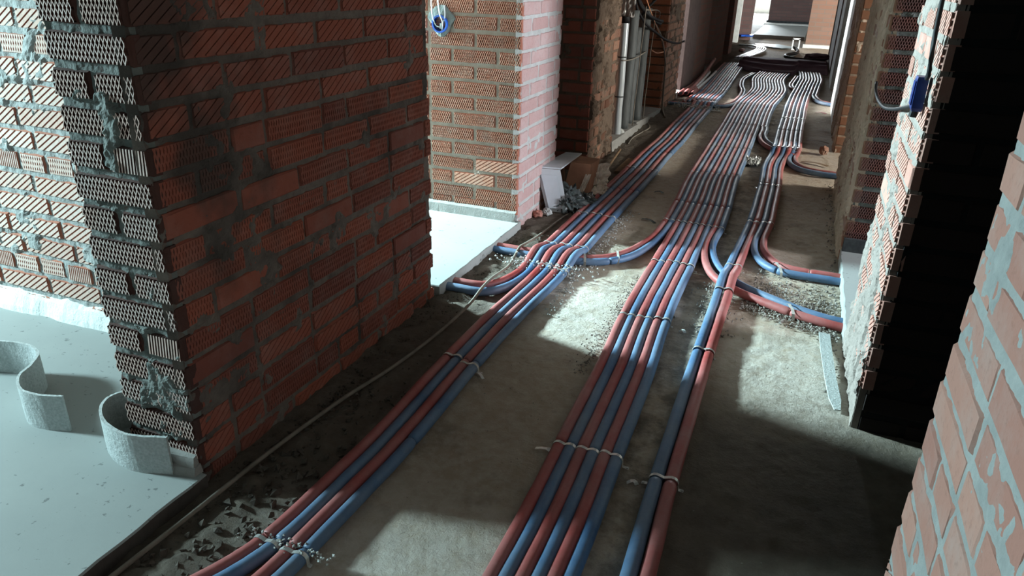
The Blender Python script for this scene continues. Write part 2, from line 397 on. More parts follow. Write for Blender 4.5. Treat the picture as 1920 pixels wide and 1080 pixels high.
class Face:
    """A vertical wall face: origin (x, y) on the floor, u running along it, outward normal on the viewer's side."""
    def __init__(s, ox, oy, ang): s.o = Vector((ox, oy, 0)); s.ang = math.radians(ang); c, n = math.cos(s.ang), math.sin(s.ang); s.u = Vector((c, n, 0)); s.d = Vector((-n, c, 0))
    def P(s, u, z, y=0): return s.o + s.u * u + s.d * y + Vector((0, 0, z))
    def brick(s, parent, u, z, L, style, material, R, jit=.0025, D=.04):
        Lq = max(.05, round(L / .01) * .01)
        o = bpy.data.objects.new('brick', brick_mesh(Lq, style, material, R.randrange(3), D))
        COL.objects.link(o); o.parent = parent
        o.location = s.P(u, z + R.uniform(-.002, .002), R.uniform(-jit, jit)); o.rotation_euler = (R.uniform(-.012, .012), R.uniform(-.012, .012), s.ang + R.uniform(-.012, .012))
        o.scale = (L / Lq, 1, 1)
        return o
    def courses(s, parent, u0, u1, n0, n1, style, material, seed=1, first=None, jit=.0025, skip=None, hdr=None):
        R = random.Random(seed)
        for n in range(n0, n1):
            st = first(n) if first else (0 if n % 2 else -.1325)
            u = u0 + st; z = Z0 + PITCH * n
            while u < u1 - .03:
                Ls = (.12 if hdr and hdr(n) else (.25 if R.random() > .16 else .12)) + R.uniform(-.006, .004)
                a, b = max(u, u0), min(u + Ls, u1)
                if u1 - b < .045: b = u1
                if b - a > .045 and not (skip and skip((a + b) / 2, z)):
                    m_ = material(n, a, R) if callable(material) else material
                    s.brick(parent, a, z, b - a, style(n, a, R) if callable(style) else style, m_, R, jit)
                u = b + R.uniform(.011, .016) if b > a else u + Ls + .013
    def mortar(s, mb, u0, u1, z0, z1, res, fn):
        nu = max(2, int((u1 - u0) / res)); nz = max(2, int((z1 - z0) / res)); vs = []; fs = []
        for j in range(nz + 1):
            for i in range(nu + 1):
                u = u0 + (u1 - u0) * i / nu; z = z0 + (z1 - z0) * j / nz
                y = .035 if i in (0, nu) or j in (0, nz) else fn(u, z)
                vs.append(s.P(u, z, y))
        for j in range(nz):
            for i in range(nu):
                a = j * (nu + 1) + i; fs.append((a, a + 1, a + nu + 2, a + nu + 1))
        mb.add(vs, fs)
def nz_(u, z, sc_, sd): return noise.fractal(Vector((u * sc_ + sd * 7.3, z * sc_, sd * 3.1)), 1.0, 2.0, 4)
def relief(sd, rec=.007, amp=.004, smear=.0, thr=.25, zone=None):
    def fn(u, z):
        y = rec - amp * nz_(u, z, 28, sd)
        if smear:
            q = nz_(u, z, 5.5, sd + 2) * .7 + nz_(u, z, 17, sd + 5) * .35
            if zone: q += zone(u, z)
            if q > thr: y -= min(1, (q - thr) * 7) * smear * (1 + .5 * nz_(u, z, 40, sd + 9))
        return y
    return fn

H = 2.75
def wall(name, label, boxes, mats):
    """structure: the mortar core; mats[0] mortar / mats[1] brickwork above reach of view"""
    mb = MB()
    for b in boxes:
        mb.cur = 0; mb.box(*b, -.08, 1.45); mb.cur = 1; mb.box(*b, 1.45, H)
    return mb
def finish(mb, name, label, mats):
    o = mb.build(name, mats); return tag(o, label, 'wall', None, 'structure')

# ------------------------------------------------------------------ floor, slabs, ceiling
def build_floor():
    mb = MB(); vs = []; fs = []
    ys = []; y = -1.6
    while y < 31: ys.append(y); y += .018 if .4 < y < 4.5 else (.04 if y < 9 else .15)
    xs = []; x = -2.2
    while x < .9: xs.append(x); x += .018 if -1.36 < x < .34 else .07
    W = len(xs)
    for y in ys:
        for x in xs:
            z = -.004 + .005 * noise.fractal(Vector((x * 3, y * 3, 0)), 1, 2, 3)
            e = max(0.0, min(1.0, (-1.10 - x) / .12)); z += e * (.010 + .016 * noise.fractal(Vector((x * 14, y * 14, 4)), 1, 2, 4))
            z += .003 * noise.fractal(Vector((x * 25, y * 25, 9)), 1, 2, 3)
            e2 = max(0.0, 1 - abs(x - .0) / .22) * max(0.0, 1 - abs(y - 2.8) / 1.1); z += e2 * .008 * noise.fractal(Vector((x * 17, y * 17, 2)), 1, 2, 4)
            vs.append((x, y, z))
    for j in range(len(ys) - 1):
        for i in range(W - 1):
            a = j * W + i; fs.append((a, a + 1, a + W + 1, a + W))
    mb.add(vs, fs)
    mb.box(-6, 6, -3, 32, -.3, -.09)
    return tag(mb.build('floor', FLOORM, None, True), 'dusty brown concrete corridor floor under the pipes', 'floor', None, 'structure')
build_floor()
def slab(name, label, poly, seed, top=.052, side=None):
    """raised screed with slightly ragged edges; poly runs counter-clockwise"""
    mb = MB(); n = 60; pts = []
    for i in range(len(poly)):
        a, b = Vector(poly[i]), Vector(poly[(i + 1) % len(poly)]); nn = Vector((-(b - a).y, (b - a).x)).normalized()
        for k in range(n):
            p = a.lerp(b, k / n); q = .006 * noise.fractal(Vector((p.x * 9, p.y * 9, seed)), 1, 2, 4) if k else 0
            pts.append((p, nn, q))
    rings = [[(p.x + n_.x * (q + i), p.y + n_.y * (q + i), z) for p, n_, q in pts] for z, i in ((-.05, 0), (top - .004, 0), (top, .005))]
    m_ = len(pts)
    mb.cur = 1; mb.add(rings[0] + rings[1], [(k, (k + 1) % m_, m_ + (k + 1) % m_, m_ + k) for k in range(m_)])
    mb.cur = 0; mb.add(rings[1] + rings[2], [(k, (k + 1) % m_, m_ + (k + 1) % m_, m_ + k) for k in range(m_)] + [tuple(m_ + k for k in range(m_))])
    return tag(mb.build(name, [SCREED, side or SCREED]), label, 'floor slab', None, 'structure')
def rect(x0, x1, y0, y1): return [(x0, y0), (x1, y0), (x1, y1), (x0, y1)]
slab('floor_slab', 'pale grey raised screed of the room left of the near brick pier', [(-4.8, -2.2), (-1.318, -2.2), (-1.318, 1.198), (-1.45, 1.215), (-1.45, 1.72), (-4.8, 1.72)], 3, .052, EARTH)
slab('floor_slab', 'bright raised screed in the doorway beyond the near brick pier', [(-4.8, 1.96), (-1.45, 1.96), (-1.45, 2.575), (-1.318, 2.588), (-1.313, 3.565), (-4.8, 3.565)], 5)
slab('floor_slab', 'raised screed in the doorway behind the lit pier', rect(.312, 5, 2.78, 3.86), 8)
slab('floor_slab', 'raised screed beyond the corridor end in front of the dark wall', rect(-1.27, -.17, 18.2, 31), 9, .075)
mb = MB(); mb.box(-5.2, 5.2, -2.6, 31.5, H, H + .2)
tag(mb.build('ceiling', CONC_DK), 'bare concrete ceiling above the corridor', 'ceiling', None, 'structure')

# ------------------------------------------------------------------ left side walls
MM = [MO_DARK, BWY]
# the near pier (its corridor face and its end face)
mb = MB(); mb.box(-1.572, -1.353, 1.218, 2.568, -.08, 1.45); mb.cur = 1; mb.box(-1.585, -1.345, 1.21, 2.575, 1.45, H)
FA = Face(-1.34, 1.205, 90); FAe = Face(-1.585, 1.205, 0)
mb.cur = 0
zoneA = lambda u, z: (.30 * max(0, 1 - abs(u - .22 - .12 * (1.3 - z)) / .22) * (1 if z > .45 else .3)) + (-.06 if z < .42 else 0) - (.12 if u > .45 and z > .4 else 0)
FA.mortar(mb, .0, 1.37, -.04, 1.46, .008, relief(1, .008, .004, .0085, .24, zoneA))
mb.cur = 2
FAe.mortar(mb, .002, .240, .0, 1.46, .004, relief(2, .011, .004, .012, .36, lambda u, z: .22 * max(0, 1 - abs(u - .13) / .07) * (1 if int((z - Z0) / PITCH) % 2 == 0 else 0) + (.15 if z < .3 else 0)))
wA = mb.build('wall_left', [MO_DARK, BWY, MO_GREEN])
tag(wA, 'near brick pier with grooved end face beside the curled foam strips', 'wall', None, 'structure')
def styA(n, u, R):
    if n >= 16: return 'vert' if R.random() < .6 else 'mesh'
    if n >= 11: return 'diagfine'
    if n >= 3: return 'mesh' if R.random() < .85 else 'smooth'
    return 'diagfine' if R.random() < .5 else 'mesh'
FA.courses(wA, .018, 1.372, -1, 18, styA, BR_RED, 11, lambda n: (0 if n % 2 == 0 else -.13))
R = random.Random(5)
for n in range(-1, 18):
    z = Z0 + PITCH * n
    if n % 2: FAe.brick(wA, 0, z, .243, 'diamond', BR_END, R, .001)
    else:
        FAe.brick(wA, 0, z, .112, 'diamond' if R.random() < .8 else 'vert', BR_END, R, .001); FAe.brick(wA, .128, z, .115, 'diamond' if n != 10 and n != 4 else 'vert', BR_END, R, .001)

# back wall of the left room
FB = Face(-4.8, 1.72, 0); mb = MB(); mb.box(-4.8, -1.60, 1.735, 1.95, -.08, 1.45); mb.cur = 1; mb.box(-4.8, -1.585, 1.726, 1.95, 1.45, H); mb.cur = 0
FB.mortar(mb, 1.5, 3.20, .0, 1.46, .009, relief(3, .008, .005, .010, .30))
mb.cur = 2                                     # mortar fillet at its foot
vs = []; fs = []
for i in range(121):
    u = 1.3 + 1.92 * i / 120; q = .012 * nz_(u, 0, 6, 4); t = .008 * nz_(u, 0, 14, 6)
    vs += [FB.P(u, .05, -.028 + q), FB.P(u, .075 + t, -.024 + q), FB.P(u, .115 + t, -.010 + q * .4), FB.P(u, .13 + t, .012)]
for i in range(120):
    for k in range(3): a = i * 4 + k; fs.append((a, a + 4, a + 5, a + 1))
mb.add(vs, fs)
wB = mb.build('wall_left', [MO_COOL, BWX, PLASTER]); tag(wB, 'daylit grooved brick back wall of the left room', 'wall', None, 'structure')
FB.courses(wB, 1.55, 3.205, 0, 17, lambda n, u, R: ('vert' if R.random() < .4 else 'mesh') if n % 5 == 2 else 'diag', BR_ROOM, 21, lambda n: -.13 * (n % 2) - .04 * (n % 3), .002, None, lambda n: n % 5 == 2)

# the pier with the pink daylit face and its grooved jamb
mb = MB(); mb.box(-1.60, -1.35, 3.562, 4.19, -.08, 1.45); mb.box(-2.5, -1.60, 3.562, 3.80, -.08, 1.45); mb.cur = 1
mb.box(-1.59, -1.345, 3.556, 4.195, 1.45, H); mb.box(-2.5, -1.59, 3.556, 3.8, 1.45, H); mb.cur = 0
FJ = Face(-2.1, 3.55, 0); FP = Face(-1.333, 3.55, 90)
FJ.mortar(mb, .05, .762, .0, 1.46, .008, relief(7, .011, .002, .007, .42))
mb.cur = 3; FP.mortar(mb, 0.003, .64, -.05, 1.46, .010, relief(8, .004, .003, .006, .40))
mb.cur = 2; vs = []; fs = []
for i in range(61):
    u = 0 + .765 * i / 60; t = .004 * nz_(u, 0, 9, 16)
    vs += [FJ.P(u, .05, -.022 + t), FJ.P(u, .10 + t, -.016), FJ.P(u, .118 + t, .015)]
for i in range(60):
    for k in range(2): a = i * 3 + k; fs.append((a, a + 3, a + 4, a + 1))
mb.add(vs, fs)
wP = mb.build('wall_left', [MO_WARM, BWY, CONC, MO_LIGHT]); tag(wP, 'brick pier with grooved jamb and pinkish daylit side behind the bright slab', 'wall', None, 'structure')
R = random.Random(8)
for n in range(0, 18):
    z = Z0 + PITCH * n + (.02 if n == 0 else 0)
    us = [(.0, .112), (.126, .245), (.26, .505), (.52, .764)] if n % 2 else [(.0, .24), (.255, .375), (.39, .63), (.645, .764)]
    for k, (a, b) in enumerate(us):
        FJ.brick(wP, a, z, b - a, 'diag' if R.random() < .1 else 'diamond', BR_OJ, R, .001)
FP.courses(wP, .018, .642, -1, 18, 'smooth', BR_PINK, 31, lambda n: (0 if n % 2 else -.13), .001)

# dark recess and the rough pier beyond it
mb = MB(); mb.box(-1.62, -1.352, 4.945, 5.64, -.08, 1.45); mb.box(-2.5, -1.6, 4.945, 5.2, -.08, 1.45); mb.box(-2.5, -2.3, 3.8, 4.95, -.08, 1.45); mb.cur = 1
mb.box(-1.60, -1.345, 4.936, 5.645, 1.45, H); mb.box(-2.5, -1.6, 4.936, 5.2, 1.45, H); mb.box(-2.5, -2.3, 3.8, 4.94, 1.45, H); mb.cur = 0
FK = Face(-1.95, 4.93, 0); FR = Face(-1.34, 4.93, 90)
FK.mortar(mb, 0, .605, -.05, 1.46, .012, relief(11, .007, .004, .008, .3))
FR.mortar(mb, .004, .715, -.05, 1.46, .010, relief(12, .004, .007, .020, .16))
wR = mb.build('wall_left', [MO_BROWN, BWY]); tag(wR, 'rough mortar-smeared brick pier before the pipe niche', 'wall', None, 'structure')
FK.courses(wR, 0, .607, -1, 18, 'smooth', BR_RED, 41, None)
FR.courses(wR, .018, .717, -1, 18, lambda n, u, R: R.choice(['diag', 'diagfine', 'smooth', 'vert']), BR_BROWN, 42, None, .007, lambda u, z: nz_(u, z, 4, 77) > .25, lambda n: n % 2 == 0)

# niche with the bundle of upright tubes
mb = MB(); mb.box(-1.95, -1.78, 5.2, 7.9, -.08, 1.45); mb.box(-1.80, -1.352, 7.662, 8.58, -.08, 1.45); mb.cur = 1
mb.box(-1.95, -1.775, 5.2, 7.9, 1.45, H); mb.box(-1.8, -1.345, 7.655, 8.59, 1.45, H); mb.cur = 0
FN = Face(-1.78, 7.65, 0); FQ = Face(-1.34, 7.65, 90); FNb = Face(-1.775, 5.2, 90)
FN.mortar(mb, 0, .436, -.05, 1.46, .013, relief(14, .007, .004, .008, .3))
FQ.mortar(mb, .004, .94, -.05, 1.46, .015, relief(15, .005, .006, .014, .2))
wN = mb.build('wall_left', [MO_BROWN, BWY]); tag(wN, 'orange-brown brick wall of the niche behind the upright tubes', 'wall', None, 'structure')
FN.courses(wN, 0, .438, -1, 18, 'smooth', BR_ORANGE, 51, lambda n: -.07 * (n % 2))
FQ.courses(wN, .018, .94, -1, 18, 'smooth', BR_BROWN, 52, None, .004, lambda u, z: nz_(u, z, 4, 17) > .3)
FNb.courses(wN, .05, 2.4, -1, 18, 'smooth', BR_ORANGE, 53, None)
# concrete curb of the niche: separate blocks
kerb = empty('kerb', (-1.4, 6.5, 0)); tag(kerb, 'low concrete kerb under the upright tubes', 'kerb', None, 'structure')
for k, (a, b, tz) in enumerate(((5.60, 6.05, .085), (6.07, 6.55, .075), (6.57, 7.02, .07), (7.04, 7.60, .055))):
    mb = MB(); j = .008 * k
    mb.add([(-1.78, a, -.05), (-1.315 - j, a + .01, -.05), (-1.31 - j, b - .01, -.05), (-1.78, b, -.05), (-1.78, a, tz), (-1.33 - j, a + .01, tz), (-1.325 + j * .4, b - .01, tz - .01), (-1.78, b, tz)],
           [(0, 3, 2, 1), (4, 5, 6, 7), (0, 1, 5, 4), (1, 2, 6, 5), (2, 3, 7, 6), (3, 0, 4, 7)])
    o = mb.build('kerb_block', CONC); o.parent = kerb; o.matrix_parent_inverse = Matrix.Translation(-kerb.location)

# far left piers
def plain_wall(name, label, boxes, mats, lo=None):
    mb = MB()
    for b in boxes: mb.cur = b[4] if len(b) > 4 else 0; mb.box(b[0], b[1], b[2], b[3], -.08, H)
    return tag(mb.build(name, mats), label, 'wall', None, 'structure')
SMEAR = mk_mortar('mortar_smear_mauve', (0.17, 0.125, 0.112), (0.125, 0.092, 0.084))
plain_wall('wall_left', 'mauve-brown smeared pier behind the loose red tubes', [(-1.75, -1.34, 8.86, 9.75, 0), (-1.75, -1.345, 9.75, 10.88, 1)], [SMEAR, BWY])
plain_wall('wall_left', 'brown brick pier beyond the mauve smeared pier', [(-1.75, -1.34, 11.5, 13.0, 0)], [BWY])
plain_wall('wall_left', 'thin last pier on the left before the corridor end', [(-1.7, -1.345, 13.9, 14.45, 0)], [BWY])
plain_wall('wall_left', 'inner wall painted shade-black closing the gap on the left', [(-2.0, -1.9, 12.9, 14.4, 0)], [MO_SHADE])
slab('floor_slab', 'white slab edge in the gap behind the pier with the tubes', rect(-2.4, -1.335, 8.6, 8.86), 12, .06)
slab('floor_slab', 'white slab corner behind the tips of the loose red tubes', rect(-2.4, -1.335, 10.88, 11.5), 13, .06)

# ------------------------------------------------------------------ right side walls
# near wall
mb = MB(); mb.box(.325, .55, -1.3, 1.285, -.08, 1.45); mb.cur = 1; mb.box(.315, .56, -1.3, 1.295, 1.45, H); mb.cur = 0
FW = Face(.309, 1.30, -90)
FW.mortar(mb, .004, 1.55, -.05, 1.46, .008, relief(21, .0026, .0030, .0045, .46, lambda u, z: .3 * max(0, 1 - math.hypot(u - .12, z - 1.0) / .22)))
wW = mb.build('wall_right', [MO_COOL, BWY]); tag(wW, 'near brick wall with pale grey joints at the right edge', 'wall', None, 'structure')
FW.courses(wW, 0, 1.55, -1, 18, lambda n, u, R: 'diag' if R.random() < .08 else 'smooth', BR_WALL, 61, lambda n: (0 if n % 2 else -.125), .002)

# pier with the daylit rough face; its near side bounds the unlit opening
mb = MB(); mb.box(.324, .60, 2.246, 2.86, -.08, 1.45); mb.box(.60, 5, 2.3, 2.6, -.08, 1.45); mb.cur = 1
mb.box(.33, .6, 2.245, 2.865, 1.45, H); mb.box(.6, 5, 2.3, 2.6, 1.45, H); mb.cur = 0
FL = Face(.318, 2.872, -90); FLn = Face(.325, 2.24, 0)
FL.mortar(mb, 0.0, .63, -.05, 1.46, .007, relief(24, .003, .004, .0085, .16, lambda u, z: -.1 if u > .5 else .25 if z < .5 else 0))
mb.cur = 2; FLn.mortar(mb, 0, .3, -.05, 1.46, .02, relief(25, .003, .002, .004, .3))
wL = mb.build('wall_right', [MO_PIER, BWY, MO_SHADE]); tag(wL, 'daylit rough pier with a blue cable box by the dark opening', 'wall', None, 'structure')
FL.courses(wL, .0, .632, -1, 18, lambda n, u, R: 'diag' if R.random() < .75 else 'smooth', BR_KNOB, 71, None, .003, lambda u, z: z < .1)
FLn.courses(wL, .018, .28, -1, 18, 'smooth', BR_SHADE, 72, None)
# unlit opening: enclosed shaft, its shade put into black wall colour
plain_wall('wall_right', 'wall painted shade-black inside the dark right opening', [(.9, 1.0, .9, 2.35, 0), (.55, .95, .85, 1.0, 0)], [MO_SHADE])
# doorway with screed; jamb and smeared pier
mb = MB(); mb.box(.325, .60, 3.862, 5.30, -.08, 1.45); mb.box(.6, 3.2, 3.862, 4.1, -.08, 1.45); mb.cur = 1
mb.box(.318, .6, 3.855, 5.31, 1.45, H); mb.box(.6, 3.2, 3.855, 4.1, 1.45, H); mb.cur = 0
FD = Face(.313, 3.85, 0); FE = Face(.312, 5.315, -90)
FD.mortar(mb, .004, .6, .0, 1.46, .008, relief(31, .011, .003, .010, .3))
mb.cur = 2; FE.mortar(mb, .0, 1.46, -.05, 1.46, .012, relief(32, .0035, .004, .014, -.12))
mb.cur = 3; mb.box(.318, 1.2, 3.83, 3.86, .05, .12)
wD = mb.build('wall_right', [MO_GREEN, BWY, SMEAR2 := mk_plain('smear_board', (0.50, 0.40, 0.31), (0.36, 0.29, 0.22), 5, .9, bumpscale=40, stretch=(1, 3.0, .8)), FELT]); tag(wD, 'smeared brown pier with a grooved brick jamb behind the daylit pier', 'wall', None, 'structure')
R = random.Random(9)
for n in range(0, 18):
    z = Z0 + PITCH * n + (.03 if n == 0 else 0)
    us = [(.004, .12), (.135, .38), (.395, .6)] if n % 2 else [(.004, .25), (.265, .385), (.40, .6)]
    for a, b in us: FD.brick(wD, a, z, b - a, 'diamond', BR_JAMB, R, .002)
FE.courses(wD, 0, 1.46, -1, 18, 'smooth', BR_BROWN, 82, None, .003)
# second opening on the right with orange brick jamb
mb = MB(); mb.box(.325, .7, 6.512, 7.65, -.08, 1.45); mb.cur = 1; mb.box(.318, .7, 6.505, 7.655, 1.45, H); mb.cur = 0
FO = Face(.313, 6.5, 0); FO.mortar(mb, .0, .3, -.05, 1.46, .012, relief(36, .007, .003, .006, .3))
FO2 = Face(.312, 7.66, -90); FO2.mortar(mb, .0, 1.15, -.05, 1.46, .014, relief(37, .0035, .003, .010, -.1))
wO = mb.build('wall_right', [SMEAR2, BWY]); tag(wO, 'orange brick jamb and narrow brown pier behind the smeared pier', 'wall', None, 'structure')
FO.courses(wO, .004, .3, -1, 18, 'smooth', BR_SLOT, 91, None)
plain_wall('wall_right', 'white pier beyond the narrow brown pier', [(.31, .6, 7.67, 9.08, 0)], [PLASTER])  # one plain white tone over the pier
plain_wall('wall_right', 'inner wall painted shade-black in the gap beside the white pier', [(.75, .8, 9.0, 10.5, 0), (.7, .75, 11.4, 12.3, 0)], [MO_SHADE])
plain_wall('wall_right', 'second white pier farther along on the right', [(.31, .6, 10.4, 11.45, 0)], [PLASTER])
plain_wall('wall_right', 'last dark pier on the right with a pale lit edge', [(.312, .6, 12.15, 14.5, 0), (.30, .6, 14.5, 14.6, 1)], [BWD, PLASTER])

# ------------------------------------------------------------------ corridor end
FARM = mk_brickwall('brickwork_end', (0.30, 0.17, 0.125), (0.25, 0.14, 0.10), (0.23, 0.18, 0.15), False)
plain_wall('wall_end', 'brown brick wall closing the right half of the corridor end', [(-.12, 3, 16.5, 18.4, 0)], [FARM])
mb = MB(); mb.box(-.16, .55, 16.38, 16.49, -.05, .06); tag(mb.build('trim_1', PLASTER), 'white curb strip at the foot of the brown end wall', 'curb', None, 'structure')
plain_wall('wall_end', 'dark brick wall left of the far opening', [(-3, -1.28, 17.4, 17.7, 0)], [BWD])
plain_wall('wall_end', 'pale lit jamb strip left of the far opening', [(-1.66, -1.45, 16.6, 16.75, 0)], [PLASTER])
plain_wall('wall_end', 'dark wall standing deep in the room beyond the corridor end', [(-1.27, 3, 23.2, 23.5, 0)], [BWD])
mb = MB(); mb.box(-1.30, 3, 23.12, 23.2, -.05, .13); tag(mb.build('trim_2', FELT), 'black strip at the foot of the far dark wall', 'strip', None, 'structure')
mb = MB(); mb.box(-1.3, -.15, 22.2, 22.6, .05, .10); tag(mb.build('trim_3', PLASTER), 'pale step in front of the far dark wall', 'step', None, 'structure')
mb = MB(); mb.box(-5, 3, 30, 30.2, -.1, .45); tag(mb.build('window_1', PLASTER), 'low sill below the bright window beyond the corridor end', 'window', None, 'structure')

# ------------------------------------------------------------------ outer walls (their window openings let the daylight in)
def outer(x, y0, y1, w0, w1, label, t=.15):
    s = 1 if x > 0 else -1; a, b = sorted((x, x + s * t))
    mb = MB(); mb.box(a, b, y0, w0, -.1, H); mb.box(a, b, w1, y1, -.1, H); mb.box(a, b, w0, w1, -.1, .85); mb.box(a, b, w0, w1, 2.15, H)
    tag(mb.build('wall_outer', CONC_DK), label, 'wall', None, 'structure')
outer(-4.8, -2.4, 1.72, .2, .84, 'outer wall of the left room with its window')
outer(-4.8, 1.72, 8.0, 3.08, 3.72, 'outer wall of the room behind the pink pier')
outer(-4.8, 8.0, 31, 8.1, 9.35, 'outer wall of the far left rooms')
outer(5.0, 2.3, 4.9, 2.85, 3.75, 'outer wall of the right room behind the daylit pier')
mb = MB(); mb.box(-5, .6, -2.5, -2.3, -.1, H); mb.box(-1.6, -1.34, -2.4, -1.3, -.1, H); tag(mb.build('wall_back', CONC_DK), 'wall behind the viewpoint', 'wall', None, 'structure')
mb = MB(); mb.box(-4.8, -2.3, 4.95, 5.15, -.1, H); mb.box(.6, 5, 4.75, 4.9, -.1, H); mb.box(.6, 4.2, 7.2, 7.4, -.1, H); mb.box(4.0, 4.15, 4.8, 7.4, -.1, .9); mb.box(.6, 4.2, 9.9, 10.1, -.1, H); mb.box(-4.8, -1.75, 10.0, 10.2, -.1, H)
tag(mb.build('wall_inner', CONC_DK), 'partition walls of the side rooms', 'wall', None, 'structure')

# ------------------------------------------------------------------ insulated pipes
def lerp_tab(tab, y):
    if y <= tab[0][0]: return tab[0][1]
    for (a, va), (b, vb) in zip(tab, tab[1:]):
        if y <= b: return va + (vb - va) * (y - a) / (b - a)
    return tab[-1][1]
def smooth_tab(tab, y, w_=.16): return sum(lerp_tab(tab, y + d * w_) for d in (-1, -.5, 0, .5, 1)) / 5
PR = .0188
def pipe(name, label, color, ctrl, joints=(), group=None, r=PR, sides=14, step=.035, z=.019, pinch=True):
    """an insulated pipe: foam sleeves laid end to end along ctrl [(x, y, height above rest)]"""
    root = empty(name, (ctrl[0][0], ctrl[0][1], 0)); tag(root, label, 'pipe', group)
    pts = catmull([(a, b, z + (c[0] if c else 0)) for a, b, *c in ctrl], step)
    R = random.Random(sum(map(ord, label)))
    pts = [p + Vector((.0018 * noise.noise(p * 5 + Vector((R.random() * 0 + sum(map(ord, label)) % 97, 0, 0))), 0, .0010 * noise.noise(p * 7))) for p in pts]
    cuts = [0]
    for jy in joints:
        best = min(range(len(pts)), key=lambda i: abs(pts[i].y - jy) + (0 if 3 < i < len(pts) - 4 else 9))
        if abs(pts[best].y - jy) < .12 and best - cuts[-1] > 4: cuts.append(best)
    if len(pts) - 1 - cuts[-1] < 4 and len(cuts) > 1: cuts.pop()
    cuts.append(len(pts) - 1)
    for a, b in zip(cuts, cuts[1:]):
        seg = [p.copy() for p in pts[a:b + 1]]
        t0 = (seg[1] - seg[0]).normalized(); t1 = (seg[-1] - seg[-2]).normalized()
        seg[0] += t0 * .002; seg[-1] -= t1 * .002
        seg = [seg[0], seg[0] + t0 * .007, seg[0] + t0 * .018] + seg[1:-1] + [seg[-1] - t1 * .018, seg[-1] - t1 * .007, seg[-1]]
        keep = [seg[0], seg[1], seg[2]] + [p for p in seg[3:-3] if (p - seg[0]).length > .026 and (p - seg[-1]).length > .026] + seg[-3:]
        n = len(keep); ph = R.random() * 50; rk = r * R.uniform(.97, 1.04)
        rl = [rk * (1 + .035 * noise.noise(Vector((ph + i * .55, 0, 0)))) for i in range(n)]
        rl[0] = rl[-1] = rk * .80; rl[1] = rl[-2] = rk * .95
        mb = MB(); tube(mb, keep, r, sides, True, lambda t: rl[min(n - 1, int(round(t * (n - 1))))])
        mb.build('foam_sleeve', color, None, True).parent = root
    for o in root.children: o.matrix_parent_inverse = Matrix.Translation(-root.location)
    return root
ORD = ['first', 'second', 'third', 'fourth', 'fifth', 'sixth', 'seventh', 'eighth', 'ninth', 'tenth', 'eleventh', 'twelfth', 'thirteenth', 'fourteenth']
def col_(k): return (FOAM_R, 'red') if k % 2 == 0 else (FOAM_B, 'blue')
hump = lambda y, c, w_, a: a * math.exp(-((y - c) / w_) ** 2)

# left bundle
CL = [(.45, -1.18), (.7, -1.06), (.93, -.99), (1.08, -.982), (1.22, -.976), (1.56, -.964), (2.07, -.980), (2.52, -.978), (2.82, -.958), (3.07, -.952), (3.3, -.953), (3.93, -.951), (4.49, -.942), (5.08, -.935), (5.67, -.940), (6.17, -.925), (7.04, -.935), (7.86, -.930), (8.2, -.93), (9.07, -.915), (9.9, -.93), (11.5, -.965), (12.6, -.97)]
PL = [(0, .0385), (2.9, .0385), (3.15, .0405), (7.9, .0405), (8.5, .034), (13, .034)]
def xl(k, y):
    x = smooth_tab(CL, y, .10 if y < 2 else .16) + (k - 1.5) * lerp_tab(PL, y)
    if y < 1.15 and k < 2: x -= (1.15 - y) ** 1.6 * .42
    return x
zl = lambda y: hump(y, 3.2, .10, .036) + hump(y, 8.16, .10, .03)
JL = [1.08, 2.07, 3.07, 3.34, 3.93, 4.5, 5.1, 5.67, 6.2, 7.0, 7.86, 8.5, 9.3, 10.2, 11.4]
LP = []
yy = lambda a, b, s: [a + (b - a) * i / max(1, round((b - a) / s)) for i in range(max(1, round((b - a) / s)) + 1)]
for k in range(4):
    c, cn = col_(k)
    ctrl = [(xl(k, y), y, zl(y)) for y in yy(.55, 12.45, .09)]
    jl = JL if k != 3 else sorted(JL + [1.57])
    pipe('insulated_pipe', '%s foam-clad pipe, %s from the left of the four running nearest the near brick pier' % (cn, ORD[k]), c, ctrl, jl, 'pipes of the left bundle')
# pair from under the bright slab joining the left bundle
for k, pre in ((-1, [(-1.36, 2.672), (-1.26, 2.672), (-1.163, 2.675), (-1.10, 2.73), (-1.062, 2.83), (-1.046, 2.97)]), (-2, [(-1.36, 2.735), (-1.27, 2.735), (-1.19, 2.742), (-1.135, 2.79), (-1.10, 2.89), (-1.088, 3.0)])):
    c, cn = col_(k)
    ctrl = [(a, b, 0) for a, b in pre] + [(xl(k, y), y, zl(y)) for y in yy(3.1, 12.45, .09)]
    pipe('insulated_pipe', '%s foam-clad pipe curving out from under the bright slab edge into the left bundle' % cn, c, ctrl, JL, 'pair from the slab edge')
for k in range(-6, -2):
    c, cn = col_(k)
    ctrl = [(xl(k, y), y, 0) for y in yy(8.28 + .06 * (k + 6), 12.4, .12)]
    pipe('insulated_pipe', '%s dusty pipe, %s from the left in the wide far part of the left bundle' % (cn, ORD[k + 6]), c, ctrl, JL, 'dusty pipes of the far left bundle', sides=10)
